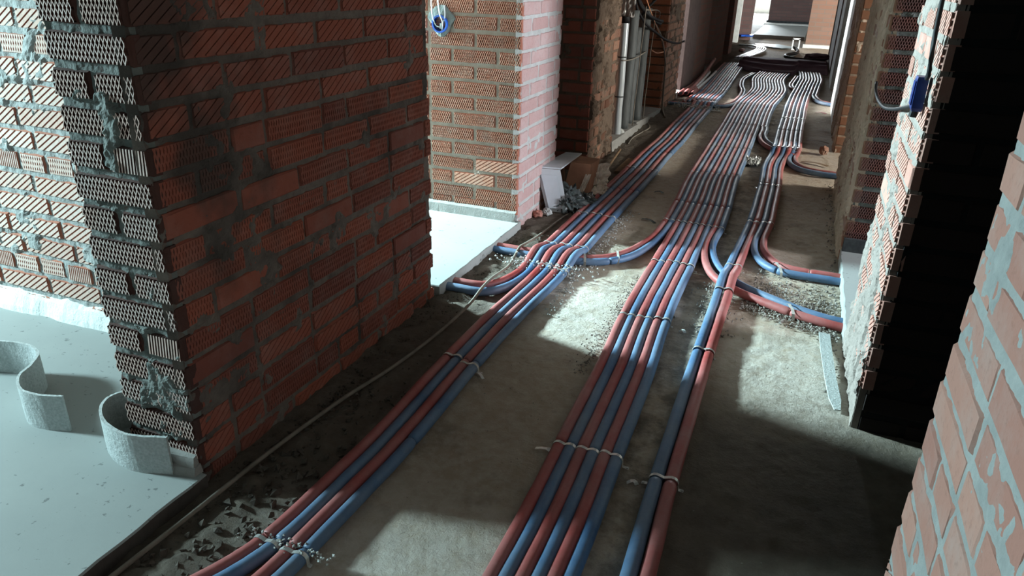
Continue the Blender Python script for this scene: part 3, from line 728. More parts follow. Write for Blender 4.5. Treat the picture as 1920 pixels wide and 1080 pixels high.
# crossing pair: under the left bundle to the middle bundle
CM = [(.6, -.405), (1.23, -.399), (1.49, -.399), (1.74, -.412), (2.24, -.42), (2.70, -.447), (3.05, -.451), (3.35, -.447), (3.99, -.447), (4.42, -.453), (5.03, -.480), (5.2, -.480), (6.11, -.484), (7.2, -.490), (7.8, -.50), (8.5, -.495), (9.24, -.44), (9.7, -.425), (10.15, -.46), (10.6, -.50), (11.04, -.49), (11.6, -.45)]
def xm(k, y): return smooth_tab(CM, y) + (k - 2.5) * lerp_tab([(0, .0350), (4, .0346), (7, .0352), (12, .036)], y)      # k 0..5 the six near pipes
JM = [1.735, 2.70, 3.35, 3.99, 4.42, 5.2, 6.11, 7.2, 8.5, 9.2, 10.3]
for k, pre in ((-1, [(-1.36, 3.186), (-1.2, 3.184), (-1.05, 3.186), (-.864, 3.21), (-.74, 3.272), (-.655, 3.39), (-.605, 3.56), (-.578, 3.75)]), (-2, [(-1.36, 3.236), (-1.2, 3.236), (-1.05, 3.238), (-.86, 3.262), (-.755, 3.325), (-.685, 3.44), (-.638, 3.60), (-.612, 3.77)])):
    c, cn = col_(k)
    ctrl = [(a, b, 0) for a, b in pre] + [(xm(k, y), y) for y in yy(3.97, 11.5, .09)]
    pipe('insulated_pipe', '%s foam-clad pipe passing under the left bundle and joining the middle bundle on its left' % cn, c, ctrl, [3.27] + JM[3:], 'crossing pair')
for k in range(6):
    c, cn = col_(k)
    ctrl = [(xm(k, y), y) for y in yy(.6, 11.5, .1)]
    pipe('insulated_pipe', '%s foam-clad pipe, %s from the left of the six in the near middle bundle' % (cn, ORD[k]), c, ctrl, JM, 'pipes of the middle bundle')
for k, pre in ((6, [(.36, 2.955), (.25, 2.972), (.14, 3.012), (.014, 3.075), (-.129, 3.165), (-.225, 3.265), (-.295, 3.42), (-.332, 3.62), (-.337, 3.80)]), (7, [(.36, 3.01), (.25, 3.025), (.15, 3.065), (.03, 3.135), (-.10, 3.225), (-.185, 3.325), (-.255, 3.47), (-.297, 3.66), (-.302, 3.82)])):
    c, cn = col_(k)
    ctrl = [(a, b, 0) for a, b in pre] + [(xm(k, y), y) for y in yy(4.0, 11.5, .09)]
    pipe('insulated_pipe', '%s foam-clad pipe from the right screed passing under the right pair into the middle bundle' % cn, c, ctrl, [3.02] + JM[3:], 'pair branching to the right screed')
for k, pre in ((8, [(.02, 6.10), (-.06, 6.18), (-.168, 6.30), (-.245, 6.48), (-.285, 6.72), (-.282, 6.98)]), (9, [(.04, 6.19), (-.04, 6.27), (-.13, 6.38), (-.205, 6.54), (-.245, 6.78), (-.246, 7.02)])):
    c, cn = col_(k)
    ctrl = [(a, b, 0) for a, b in pre] + [(xm(k, y), y) for y in yy(7.25, 11.5, .12)]
    pipe('insulated_pipe', '%s pipe leaving the middle bundle on its right and dipping under the right bundle' % cn, c, ctrl, JM[7:], 'pair dipping under the right bundle')
for k in (0, 1):
    c, cn = col_(k); d = .037 * k
    ctrl = [(-.71 + d, 11.3), (-.775 + d, 10.8), (-.79 + d, 10.4), (-.755 + d, 9.87), (-.69 + d, 9.37), (-.685 + d, 8.7 - d), (-.745 + d, 8.32 - d), (-.86, 8.185 - d), (-1.08, 8.163 - d), (-1.36, 8.15 - d)]
    pipe('insulated_pipe', '%s dusty pipe swinging away left from the far middle bundle' % cn, c, ctrl, [9.4, 10.3], 'pair swinging left', sides=10)
    ctrl = [(-.09 - .036 * (1 - k), 11.3), (-.12 - .036 * (1 - k), 10.7), (-.135 - .036 * (1 - k), 10.3), (-.10 - .036 * (1 - k), 10.0), (-.02, 9.86 + .04 * (1 - k)), (.06, 9.80 + .04 * (1 - k))]
    pipe('insulated_pipe', '%s dusty pipe bending right at the far end of the middle bundle' % cn, c, ctrl, [], 'pair bending right', sides=10)

# right bundle
ER = [(.6, -.200), (1.3, -.209), (1.7, -.221), (2.5, -.224), (3.1, -.219), (3.42, -.212), (3.95, -.186), (4.2, -.173), (5.05, -.174), (5.68, -.193), (6.2, -.158), (7.1, -.165), (7.7, -.16), (8.6, -.157), (9.4, -.138), (9.85, -.12), (10.4, -.101), (11.0, -.073), (11.7, -.10), (12.2, -.16)]
def xr(k, y): return smooth_tab(ER, y) + (k + .5) * lerp_tab([(0, .043), (3.3, .041), (4.1, .0375), (6.3, .0385), (12, .0385)], y)
zr = lambda y: hump(y, 3.22, .13, .038) + hump(y, 6.25, .12, .028)
JR = [1.68, 2.51, 3.11, 3.43, 4.2, 5.07, 6.2, 7.1, 7.75, 8.7, 9.5, 10.4]
def colr(k): return (FOAM_B, 'blue') if k % 2 == 0 else (FOAM_R, 'red')
for k in (0, 1):
    c, cn = colr(k)
    pipe('insulated_pipe', '%s foam-clad pipe of the near right pair, running the length of the floor' % cn, c, [(xr(k, y), y, zr(y)) for y in yy(.75, 12.1, .09)], JR, 'right pair', r=.0205 if False else .0200)
for k, pre in ((2, [(.36, 3.478), (.25, 3.480), (.134, 3.478), (.03, 3.495), (-.05, 3.585), (-.092, 3.72), (-.103, 3.88), (-.093, 4.05)]), (3, [(.36, 3.535), (.25, 3.537), (.14, 3.538), (.055, 3.56), (-.005, 3.64), (-.047, 3.76), (-.060, 3.92), (-.052, 4.08)])):
    c, cn = colr(k)
    pipe('insulated_pipe', '%s foam-clad pipe bending from the right screed edge into the right bundle' % cn, c, [(a, b, 0) for a, b in pre] + [(xr(k, y), y, zr(y)) for y in yy(4.25, 12.1, .09)], [3.49, 3.545] + JR[4:], 'pair bending to the right screed')
for k, pre in ((4, [(.36, 5.575), (.25, 5.585), (.13, 5.615), (.05, 5.69), (.0, 5.82), (-.012, 5.98), (.0, 6.14)]), (5, [(.36, 5.635), (.25, 5.645), (.15, 5.67), (.085, 5.74), (.045, 5.85), (.03, 6.0), (.04, 6.16)])):
    c, cn = colr(k)
    pipe('insulated_pipe', '%s pipe bending off right to the smeared pier from the right bundle' % cn, c, [(a, b, 0) for a, b in pre] + [(xr(k, y), y, zr(y)) for y in yy(6.32, 12.1, .1)], JR[6:], 'pair bending to the smeared pier')
for k, pre in ((6, [(.36, 8.93), (.29, 8.96), (.20, 9.04), (.145, 9.2)]), (7, [(.36, 8.99), (.30, 9.02), (.23, 9.09), (.185, 9.24)])):
    c, cn = colr(k)
    pipe('insulated_pipe', '%s dusty pipe joining the right bundle beside the whitewashed pier' % cn, c, [(a, b, 0) for a, b in pre] + [(xr(k, y), y, 0) for y in yy(9.5, 12.1, .12)], JR[10:], 'pair by the white pier', sides=10)

# ------------------------------------------------------------------ fixing straps: thin perforated metal bands screwed over the pipes
def strap(xa, xb, y, z, label, m_, r=PR, slope=0.0, tails=(.012, .012), wdt=.011):
    prof = []
    R_ = r + .0012
    prof.append((xa - R_ - tails[0], .002)); prof.append((xa - R_ * 1.03, .004)); 
    for a in (165, 140, 115, 90, 62): prof.append((xa + R_ * math.cos(math.radians(a)), r + R_ * math.sin(math.radians(a))))
    nm = max(1, round((xb - xa) / .036))
    for q in range(1, nm):
        xc = xa + (xb - xa) * q / nm
        prof.append((xc - (xb - xa) / nm / 2, r + R_ * .70)); 
        for a in (115, 90, 65): prof.append((xc + R_ * math.cos(math.radians(a)), r + R_ * math.sin(math.radians(a))))
    prof.append((xb - (xb - xa) / nm / 2, r + R_ * .70))
    for a in (118, 90, 65, 40, 15): prof.append((xb + R_ * math.cos(math.radians(a)), r + R_ * math.sin(math.radians(a))))
    prof.append((xb + R_ * 1.03, .004)); prof.append((xb + R_ + tails[1], .002))
    x0 = (xa + xb) / 2; vs = []; fs = []
    root = empty('pipe_strap', (x0, y, 0)); tag(root, label, 'strap', 'metal straps over the pipes')
    n = len(prof)
    for x, zz in prof:
        yc = y + slope * (x - x0); zb = (z if zz > .005 else 0)
        for dy, dz in ((-wdt / 2, 0), (wdt / 2, 0), (wdt / 2, .0009), (-wdt / 2, .0009)):
            vs.append((x - x0, yc - y + dy, zz + zb + dz))
    for i in range(n - 1):
        for k in range(4):
            k2 = (k + 1) % 4; fs.append((i * 4 + k, i * 4 + k2, (i + 1) * 4 + k2, (i + 1) * 4 + k))
    fs += [(3, 2, 1, 0), tuple((n - 1) * 4 + k for k in range(4))]
    mb = MB(); mb.add(vs, fs); band = mb.build('band', m_, root)
    for sx in (prof[0][0] + .005, prof[-1][0] - .005):
        mb = MB(); tube(mb, [Vector((sx - x0, slope * (sx - x0), .001)), Vector((sx - x0, slope * (sx - x0), .006))], .004, 6); mb.build('screw', STEEL, root)
    return root
RS = random.Random(3)
def straps(xf, zf, ys, pairs, where, r=PR):
    for i, y in enumerate(ys):
        for p, (a, b) in enumerate(pairs(y)):
            dy = RS.uniform(-.02, .02)
            strap(xf(a, y + dy), xf(b, y + dy), y + dy, zf(y + dy) if zf else 0, 'metal strap over %s, %s row from the near end%s' % (where, ORD[i], '' if len(pairs(y)) == 1 else ', %s from the left' % ORD[p]),
                  STEEL if RS.random() < .6 else TAPE, r, RS.uniform(-.12, .12), (RS.uniform(.004, .02), RS.uniform(.004, .02)))
straps(xl, zl, [1.085, 2.07, 3.05, 3.35, 3.93, 5.1, 6.2, 7.86, 9.3, 11.4], lambda y: [(0, 1), (2, 3)] if y < 3.2 else ([(-2, -1), (0, 1), (2, 3)] if y < 8 else [(-6, 3)]), 'the left bundle')
straps(xm, None, [1.735, 2.70, 3.36, 3.99, 5.2, 6.11, 7.2, 8.5, 9.2], lambda y: [(0, 1), (2, 3), (4, 5)] if y < 3.9 else ([(-2, 7)] if y < 7 else [(-2, 9)]), 'the middle bundle')
straps(xr, zr, [1.68, 2.51, 3.09, 3.43, 4.2, 5.07, 6.2, 7.75], lambda y: [(0, 1)] if y < 4.1 else ([(0, 1), (2, 3)] if y < 6 else [(0, 5)]), 'the right bundle', .020)
# metal bands round the branch pairs
for x, y0, y1, lab in ((.12, 2.99, 3.09, 'thin band round the red and blue pair heading to the right screed'), (.05, 3.455, 3.58, 'thin band round the blue pipe bend near the right screed edge'), (-.84, 3.19, 3.29, 'grey clip holding the crossing pair beside the left bundle'), (-.70, 3.29, 3.40, 'white band round the crossing pair before the middle bundle')):
    mb = MB(); prof = [(y0 - .006, .003), (y0, .028), (y0 + .025, .0405), ((y0 + y1) / 2, .038), (y1 - .025, .0405), (y1, .028), (y1 + .006, .003)]
    vs = []; fs = []
    for q, (yy_, zz) in enumerate(prof):
        for dx, dz in ((-.006, 0), (.006, 0), (.006, .001), (-.006, .001)): vs.append((x + dx + (yy_ - y0) * (-.3), yy_, zz + dz))
    for i in range(len(prof) - 1):
        for k in range(4): k2 = (k + 1) % 4; fs.append((i * 4 + k, i * 4 + k2, (i + 1) * 4 + k2, (i + 1) * 4 + k))
    mb.add(vs, fs); tag(mb.build('pipe_band', TAPE), lab, 'band')

# ------------------------------------------------------------------ foam edging strips curled on the left screed
def ribbon(name, label, pts, z0, ht, th, m_, lean=.0, hv=None):
    P = catmull([(a, b, 0) for a, b in pts], .012); n = len(P); mb = MB(); vs = []; fs = []
    for i, p in enumerate(P):
        t = (P[min(i + 1, n - 1)] - P[max(i - 1, 0)]).normalized(); s = Vector((-t.y, t.x, 0))
        hh = ht * (hv(i / (n - 1)) if hv else 1) + .0015 * noise.noise(p * 30)
        for k, (o_, zz) in enumerate(((-th / 2, 0), (th / 2, 0), (th / 2, .33 * hh), (th / 2, .66 * hh), (th / 2, hh), (-th / 2, hh), (-th / 2, .66 * hh), (-th / 2, .33 * hh))):
            b_ = .0012 * noise.noise(p * 45 + Vector((0, 0, zz * 60)))
            q = p + s * (o_ + b_) + Vector((0, 0, z0 + zz)) + s * (lean * zz); vs.append(q)
    for i in range(n - 1):
        for k in range(8): k2 = (k + 1) % 8; fs.append((i * 8 + k, i * 8 + k2, (i + 1) * 8 + k2, (i + 1) * 8 + k))
    fs += [tuple(range(7, -1, -1)), tuple((n - 1) * 8 + k for k in range(8))]
    mb.add(vs, fs); return tag(mb.build(name, m_, None, False), label, 'foam strip')
ribbon('foam_strip', 'pale foam edging strip curled in an S on the left screed', [(-3.1, 1.15), (-2.75, 1.20), (-2.48, 1.28), (-2.30, 1.352), (-2.19, 1.375), (-2.105, 1.35), (-2.058, 1.29), (-2.025, 1.225), (-1.955, 1.180), (-1.885, 1.178), (-1.815, 1.200)], .052, .118, .008, FLEECE)
ribbon('foam_strip', 'pale foam edging strip curled round the foot of the near pier', [(-1.605, 1.31), (-1.655, 1.305), (-1.690, 1.272), (-1.690, 1.230), (-1.650, 1.182), (-1.585, 1.148), (-1.50, 1.135), (-1.398, 1.165)], .052, .118, .008, FLEECE)
mb = MB()
for a, b, z0, z1, o_ in ((-1.47, -1.335, .050, .075, .0), (-1.50, -1.345, .070, .10, .012)):
    mb.add([(a, 1.150 + o_, z0), (b, 1.172 + o_, z0), (b, 1.205, z0), (a, 1.205, z0), (a, 1.160 + o_, z1), (b - .005, 1.182 + o_, z1 - .004), (b - .005, 1.205, z1), (a, 1.205, z1)], [(0, 3, 2, 1), (4, 5, 6, 7), (0, 1, 5, 4), (1, 2, 6, 5), (2, 3, 7, 6), (3, 0, 4, 7)])
tag(mb.build('levelling_shim', CONC), 'grey wedge of mortar under the corner of the near brick pier', 'mortar')

# ------------------------------------------------------------------ cables and rods on the floor
tag(curve_obj('cable', [(-1.30, .55, .02), (-1.285, .80, .022), (-1.272, 1.035, .022), (-1.262, 1.213, .024), (-1.252, 1.404, .024), (-1.224, 1.692, .022), (-1.178, 1.968, .02), (-1.152, 2.275, .02), (-1.148, 2.52, .025), (-1.149, 2.66, .046), (-1.152, 2.78, .047), (-1.162, 3.0, .02), (-1.175, 3.12, .030), (-1.182, 3.20, .045), (-1.184, 3.29, .034), (-1.183, 3.49, .012), (-1.168, 3.78, .01), (-1.155, 3.93, .008)], .0065, CABLE), 'thin grey cable trailing along the floor by the near brick pier', 'cable')
tag(curve_obj('stick', [(-1.19, 4.62, .012), (-1.205, 4.95, .02), (-1.235, 5.35, .03), (-1.255, 5.60, .035)], .010, WOOD, sides=6), 'thin brown stick lying by the foot of the rough pier', 'stick')
mb = MB(); mb.box(-1.15, -1.10, 5.0, 5.42, 0, .018); tag(mb.build('offcut_board', WOOD), 'flat brown offcut lying between the stick and the left bundle', 'offcut')

# ------------------------------------------------------------------ litter pile against the pink pier
root = empty('carton', (-1.27, 4.1, 0)); tag(root, 'pale open carton leaning against the pink pier', 'box')
def quadplate(mb, P, th):
    P = [Vector(p) for p in P]; n_ = (P[1] - P[0]).cross(P[3] - P[0]).normalized() * th
    vs = P + [p + n_ for p in P]; mb.add(vs, [(0, 3, 2, 1), (4, 5, 6, 7), (0, 1, 5, 4), (1, 2, 6, 5), (2, 3, 7, 6), (3, 0, 4, 7)])
mb = MB(); quadplate(mb, [(-.02, -.16, .004), (.10, -.13, .004), (.04, -.13, .255), (-.09, -.17, .26)], .008); mb.build('front_panel', WHITEPL, root)
mb = MB(); quadplate(mb, [(-.085, -.17, .262), (.045, -.13, .257), (.02, .38, .235), (-.08, .36, .235)], .008); mb.build('lid', WHITEPL, root)
mb = MB(); quadplate(mb, [(-.06, -.15, .004), (-.09, -.16, .25), (-.085, .34, .23), (-.06, .33, .004)], .008); mb.build('side_panel', CARD, root)
mb = MB(); quadplate(mb, [(-.005, -.172, .03), (.075, -.152, .03), (.025, -.152, .225), (-.06, -.178, .225)], .002); mb.build('sticker', mk_plain('panel_light', (.62, .68, .72), (.56, .62, .66), 6, .45), root)
def lump(name, label, cat, c, s, m_, seed, sub=4, amp=.35, fr=3.5, flatbase=True, fold=False):
    bm = bmesh.new(); bmesh.ops.create_icosphere(bm, subdivisions=sub, radius=1)
    for v in bm.verts:
        p = v.co.copy(); q = noise.fractal(p * fr + Vector((seed, 0, 0)), 1, 2, 3)
        if fold: q = abs(q) * 1.6 - .35
        p *= 1 + amp * q; v.co = Vector((c[0] + p.x * s[0], c[1] + p.y * s[1], max(.003, c[2] + p.z * s[2])))
    me = bpy.data.meshes.new(name); bm.to_mesh(me); bm.free(); me.materials.append(m_)
    return tag(link(name, me), label, cat)
lump('plastic_bag', 'crumpled dark film bag in front of the pale carton', 'bag', (-1.19, 4.03, .055), (.085, .09, .075), BAG, 3, 4, .5, 2.6, True, True)
lump('plastic_bag', 'smaller crumpled dark film bag beside the left bundle', 'bag', (-1.12, 4.17, .03), (.06, .08, .042), BAG, 9, 4, .5, 2.6, True, True)
bm = bmesh.new(); bmesh.ops.create_cube(bm, size=1); bmesh.ops.subdivide_edges(bm, edges=bm.edges[:], cuts=2, use_grid_fill=True)
for v in bm.verts:
    p = v.co.copy(); k = 1 - .30 * max(0, p.z + .1) if p.y < 0 else 1 - .12 * abs(p.x)
    v.co = Vector((-1.205 + p.x * .155 * k + p.z * .02, 4.36 + p.y * .20 * k, .115 + p.z * .225 + .012 * noise.noise(p * 3)))
me = bpy.data.meshes.new('cardboard_box'); bm.to_mesh(me); bm.free(); me.materials.append(CARD)
tag(link('cardboard_box', me), 'crushed brown cardboard box behind the dark film bag', 'box')
def crumpled_sheet(name, label, cat, c, u, v, m_, seed, amp=.03, n=14):
    u = Vector(u); v = Vector(v); nn = u.cross(v).normalized(); vs = []; fs = []
    for j in range(n + 1):
        for i in range(n + 1):
            a, b = i / n - .5, j / n - .5
            e = 1 - .25 * abs(noise.noise(Vector((math.atan2(a, b) * 2, seed, 0))))
            q = abs(noise.fractal(Vector((a * 3.2 + seed, b * 3.2, 0)), 1, 2, 3)) * amp
            p = Vector(c) + u * a * e + v * b * e + nn * q; p.z = max(.003, p.z); vs.append(p)
    vs += [p - nn * .0018 for p in vs]; M_ = (n + 1) * (n + 1)
    for j in range(n):
        for i in range(n):
            a = j * (n + 1) + i; fs.append((a, a + 1, a + n + 2, a + n + 1)); fs.append((M_ + a, M_ + a + n + 1, M_ + a + n + 2, M_ + a + 1))
    mb = MB(); mb.add(vs, fs); return tag(mb.build(name, m_), label, cat)
crumpled_sheet('torn_paper', 'torn beige cardboard sheet standing in the litter pile', 'paper', (-1.125, 4.43, .10), (.11, .10, .02), (.0, .05, .19), CARDP, 4, .06)
crumpled_sheet('torn_paper', 'narrow torn pale strip leaning on the brown cardboard box', 'paper', (-1.165, 4.25, .085), (.035, .01, .0), (.05, .04, .17), CARDP, 8, .02, 8)
crumpled_sheet('torn_paper', 'torn beige scrap lying beside the left bundle', 'paper', (-1.09, 4.36, .045), (.10, .03, .0), (.02, .09, .035), CARDP, 14, .03, 10)
lump('brick_lump', 'whitish brick lump at the foot of the pink pier', 'rubble', (-1.265, 3.87, .022), (.026, .024, .024), CRUMB_LT, 5, 3, .4, 2)
lump('brick_lump', 'reddish brick lump at the foot of the pink pier', 'rubble', (-1.305, 3.82, .02), (.030, .022, .022), BR_PALE, 6, 3, .4, 2)

# ------------------------------------------------------------------ upright tubes in the niche
def upright(name, label, b, t, r, m_, cat, capm=None, open_=False, flat=1.0):
    root = empty(name, (b[0], b[1], 0)); tag(root, label, cat); B = Vector(b); T = Vector(t); o = Vector((b[0], b[1], 0))
    n = 22; pts = [B.lerp(T, i / n) - o + Vector((.004 * noise.noise(Vector((i * .3, r * 99, 0))), 0, 0)) for i in range(n + 1)]
    mb = MB(); tube(mb, pts, r, 14, True, None, flat); mb.build('tube_body', m_, root, True)
    if capm:
        d = (pts[-1] - pts[-2]).normalized(); mb = MB(); tube(mb, [pts[-1] - d * .045, pts[-1] - d * .003, pts[-1] + d * .004], r * 1.06, 14); mb.build('end_cap', capm, root, True)
    for z in (() if not capm else (.38, .70)):
        i = int(z * n); mb = MB(); tube(mb, [pts[i], pts[i] + (pts[i + 1] - pts[i]).normalized() * .012], r * 1.03, 14); mb.build('seam_ring', FOAM_G, root, True)
    return root
BRT = mk_plain('tube_silver', (.56, .61, .63), (.46, .51, .53), 5, .22, .25, .6)
upright('pipe_tube', 'silvery white tube with black end cap standing in the niche', (-1.385, 5.98, .02), (-1.40, 6.02, .985), .036, BRT, 'tube', BLACKPL)
upright('foam_tube', 'grey foam tube standing right beside the silvery tube', (-1.405, 6.27, .06), (-1.41, 6.36, 1.02), .050, FOAM_G, 'tube')
upright('foam_tube', 'slimmer grey foam tube in the middle of the niche', (-1.42, 6.55, .06), (-1.45, 6.72, .86), .046, FOAM_G, 'tube')
upright('foam_tube', 'dark grey foam tube leaning at the right side of the niche', (-1.40, 6.74, .06), (-1.41, 6.86, 1.02), .052, FOAM_G, 'tube')
upright('foam_tube', 'short grey tube tip standing behind the slimmer tube', (-1.52, 6.50, .06), (-1.54, 6.62, .93), .034, FOAM_G, 'tube')
upright('metal_rod', 'thin pale rod between the grey tubes', (-1.35, 6.42, .06), (-1.345, 6.52, 1.05), .004, CABLE, 'rod')
upright('metal_rod', 'thin pale rod at the right edge of the tube bundle', (-1.345, 6.84, .05), (-1.345, 6.95, 1.0), .005, CABLE, 'rod')
tag(curve_obj('cable_tie', [(-1.375, 5.93, .665), (-1.345, 6.05, .66), (-1.345, 6.3, .655), (-1.36, 6.6, .655), (-1.365, 6.85, .665)], .005, CABLE), 'thin horizontal tie across the upright tubes', 'tie')
lump('rubble_lump', 'pale lump at the foot of the silvery tube', 'rubble', (-1.37, 6.05, .075), (.03, .05, .03), CRUMB_LT, 15, 3, .4, 2)
# cables above the tubes
cb = [('black cable sweeping from the niche to the mauve pier', [(-1.42, 6.25, 1.35), (-1.40, 6.33, 1.1), (-1.36, 6.55, .93), (-1.33, 7.05, .80), (-1.33, 7.6, .70), (-1.34, 8.3, .62), (-1.36, 8.87, .60)], .011, BLACKPL),
      ('black cable ending in a blunt tip above the grey tubes', [(-1.42, 6.3, 1.35), (-1.39, 6.4, 1.1), (-1.35, 6.6, .99), (-1.33, 6.95, .925), (-1.33, 7.25, .895)], .014, BLACKPL),
      ('second black cable with cut end above the grey tubes', [(-1.43, 6.35, 1.35), (-1.40, 6.45, 1.12), (-1.36, 6.7, .98), (-1.34, 7.0, .90), (-1.335, 7.2, .875)], .013, BLACKPL),
      ('black cable rising right out of the niche', [(-1.46, 6.35, .74), (-1.43, 6.45, .88), (-1.40, 6.75, 1.0), (-1.37, 7.1, 1.10), (-1.36, 7.4, 1.18), (-1.36, 7.55, 1.22)], .011, BLACKPL),
      ('thick black cable hanging straight behind the tubes', [(-1.45, 6.2, 1.3), (-1.45, 6.22, 1.1), (-1.46, 6.28, .9), (-1.47, 6.35, .72)], .013, BLACKPL),
      ('black cable bent over the top of the tubes', [(-1.40, 6.15, 1.35), (-1.385, 6.25, 1.12), (-1.39, 6.4, 1.0), (-1.43, 6.5, .85), (-1.46, 6.5, .7)], .010, BLACKPL),
      ('thin orange wire hanging across the niche', [(-1.38, 6.35, 1.3), (-1.35, 6.5, 1.12), (-1.34, 6.85, .94), (-1.335, 7.2, .78), (-1.335, 7.35, .72)], .005, COPPER),
      ('short orange wire curl on the niche brickwork', [(-1.345, 6.95, .66), (-1.34, 7.2, .615), (-1.335, 7.5, .60)], .005, COPPER),
      ('brown cable running down the niche brickwork', [(-1.355, 7.05, .88), (-1.34, 7.35, .74), (-1.33, 7.62, .5), (-1.328, 7.68, .25), (-1.325, 7.70, .06), (-1.30, 7.62, .012), (-1.22, 7.3, .01)], .010, CABLE),
      ('pale looped wire above the tubes', [(-1.36, 6.55, 1.02), (-1.345, 6.75, 1.01), (-1.34, 7.0, 1.0), (-1.34, 7.15, .97), (-1.34, 7.1, .925), (-1.345, 6.9, .915)], .006, CABLE),
      ('grey cable lying along the niche kerb', [(-1.30, 6.9, .012), (-1.25, 6.7, .01), (-1.27, 6.45, .01), (-1.29, 6.2, .01), (-1.27, 5.95, .01)], .006, CABLE)]
for lab, pts, r, m_ in cb: tag(curve_obj('cable', pts, r, m_, None, .03, 6), lab, 'cable')
crumpled_sheet('film_wrap', 'clear crumpled film wrapped round the tube tops', 'film', (-1.40, 6.08, 1.16), (.13, .02, 0), (0, .05, .36), mk_plain('film_clear', (.45, .44, .42), (.22, .2, .18), 18, .2, 0, .7, stretch=(3, 3, .6)), 21, .04)

# ------------------------------------------------------------------ cable boxes
root = empty('junction_box', (-1.773, 3.545, 1.047)); tag(root, 'round blue junction box in the grooved jamb with loose wires', 'junction box')
mb = MB(); vs = []; fs = []; n = 28
for k in range(n):
    a = 2 * math.pi * k / n
    for rr, yy2 in ((.043, .02), (.043, -.022), (.035, -.022), (.035, .018)): vs.append((math.cos(a) * rr, yy2, math.sin(a) * rr))
for k in range(n):
    for q in range(3): a = k * 4 + q; b = ((k + 1) % n) * 4 + q; fs.append((a, b, b + 1, a + 1))
mb.add(vs, fs); mb.build('ring', BLUEPL, root, False)
mb = MB(); tube(mb, [Vector((0, .010, 0)), Vector((0, .0165, 0))], .0352, 24); mb.build('back_plate', BLUEDK, root)
for k, pts in enumerate(([(-.045, -.015, .16), (-.042, -.02, .08), (-.036, -.022, .03), (-.02, -.015, -.01), (.005, -.012, -.012), (.012, -.01, .01)], [(-.012, -.014, .2), (-.006, -.02, .10), (.004, -.022, .045), (.018, -.02, .01), (.012, -.014, -.03), (.004, -.012, -.036)], [(.025, -.012, .09), (.03, -.018, .055), (.03, -.02, .03), (.018, -.012, 0)])):
    curve_obj('wire', pts, .0032, FOAM_W if k else STEEL, root, .012, 6)
mb = MB(); tube(mb, [Vector((.006, -.012, .004)), Vector((.004, -.012, -.022))], .007, 8); mb.build('connector', STEEL, root)
mb = MB(); R = random.Random(2); pts = []
for k in range(20):
    a = 2 * math.pi * k / 20; rr = .052 + .012 * R.random() + (.03 if math.sin(a) > .3 else 0); pts.append((-1.773 + math.cos(a) * rr * .9, 1.047 + math.sin(a) * rr))
inn = [(-1.773 + math.cos(2 * math.pi * k / 20) * .0435, 1.047 + math.sin(2 * math.pi * k / 20) * .0435) for k in range(20)]
mb.add([(x, 3.541 + .006 * R.random(), z) for x, z in pts] + [(x, 3.56, z) for x, z in pts] + [(x, 3.537, z) for x, z in inn], [(k, (k + 1) % 20, 20 + (k + 1) % 20, 20 + k) for k in range(20)] + [(k, 40 + k, 40 + (k + 1) % 20, (k + 1) % 20) for k in range(20)])
tag(mb.build('mortar_patch', MO_GREEN), 'grey mortar patch round the blue junction box', 'mortar')

root = empty('cable_box', (.300, 2.33, 1.03)); tag(root, 'dark blue cable box on the daylit rough pier', 'junction box')
mb = MB(); vs = []
bx = [(-.022, -.038), (-.022, .030), (.012, .036), (.012, -.030)]
for zz, s_ in ((-.045, .8), (-.036, 1), (.038, 1), (.046, .9)):
    for x, y in ((-.016, -.045), (-.016, .038), (.012, .042), (.012, -.045)): vs.append((x * s_, y * s_ * .62 + .0 + zz * .1, zz))
mb.add(vs, [(r * 4 + k, r * 4 + (k + 1) % 4, r * 4 + 4 + (k + 1) % 4, r * 4 + 4 + k) for r in range(3) for k in range(4)] + [(3, 2, 1, 0), (12, 13, 14, 15)])
mb.build('casing', BLUEDK, root)
mb = MB(); quadplate(mb, [(-.0165, -.020, -.03), (-.0165, -.020, .034), (-.0165, .017, .034), (-.0165, .017, -.03)], .003); mb.build('lid', BLUEDK, root)
mb = MB(); tube(mb, [Vector((-.004, -.01, -.042)), Vector((-.006, -.01, -.062))], .011, 10); mb.build('cable_gland', BLACKPL, root)
tag(curve_obj('cable', [(.306, 3.82, .880), (.302, 3.72, .858), (.300, 3.5, .848), (.297, 3.15, .868), (.296, 2.8, .915), (.295, 2.5, .967), (.294, 2.36, .992)], .0062, BLACKPL), 'black cable sagging from the smeared pier to the dark blue box', 'cable')
tag(curve_obj('cable', [(.303, 2.285, 1.075), (.302, 2.27, 1.10), (.300, 2.30, 1.16), (.300, 2.33, 1.26), (.300, 2.345, 1.36), (.300, 2.35, 1.5)], .0062, BLACKPL), 'black cable rising up the daylit rough pier above the blue box', 'cable')

# ------------------------------------------------------------------ offcuts on the floor
def flat_strip(name, label, pts, wd, m_, th=.0025, z=.004, zc=None, cat='offcut'):
    P = catmull([(a, b, 0) for a, b in pts], .02); n = len(P); vs = []; fs = []
    for i, p in enumerate(P):
        t = (P[min(i + 1, n - 1)] - P[max(i - 1, 0)]).normalized(); s = Vector((t.y, -t.x, 0)); f = i / (n - 1)
        w2 = wd(f) / 2 if callable(wd) else wd / 2; zz = z + (zc(f) if zc else 0)
        for o_, dz in ((-w2, 0), (w2, 0), (w2, th), (-w2, th)): vs.append(p + s * o_ + Vector((0, 0, zz + dz)))
    for i in range(n - 1):
        for k in range(4): k2 = (k + 1) % 4; fs.append((i * 4 + k, i * 4 + k2, (i + 1) * 4 + k2, (i + 1) * 4 + k))
    fs += [(3, 2, 1, 0), tuple((n - 1) * 4 + k for k in range(4))]
    mb = MB(); mb.add(vs, fs); return tag(mb.build(name, m_), label, cat)
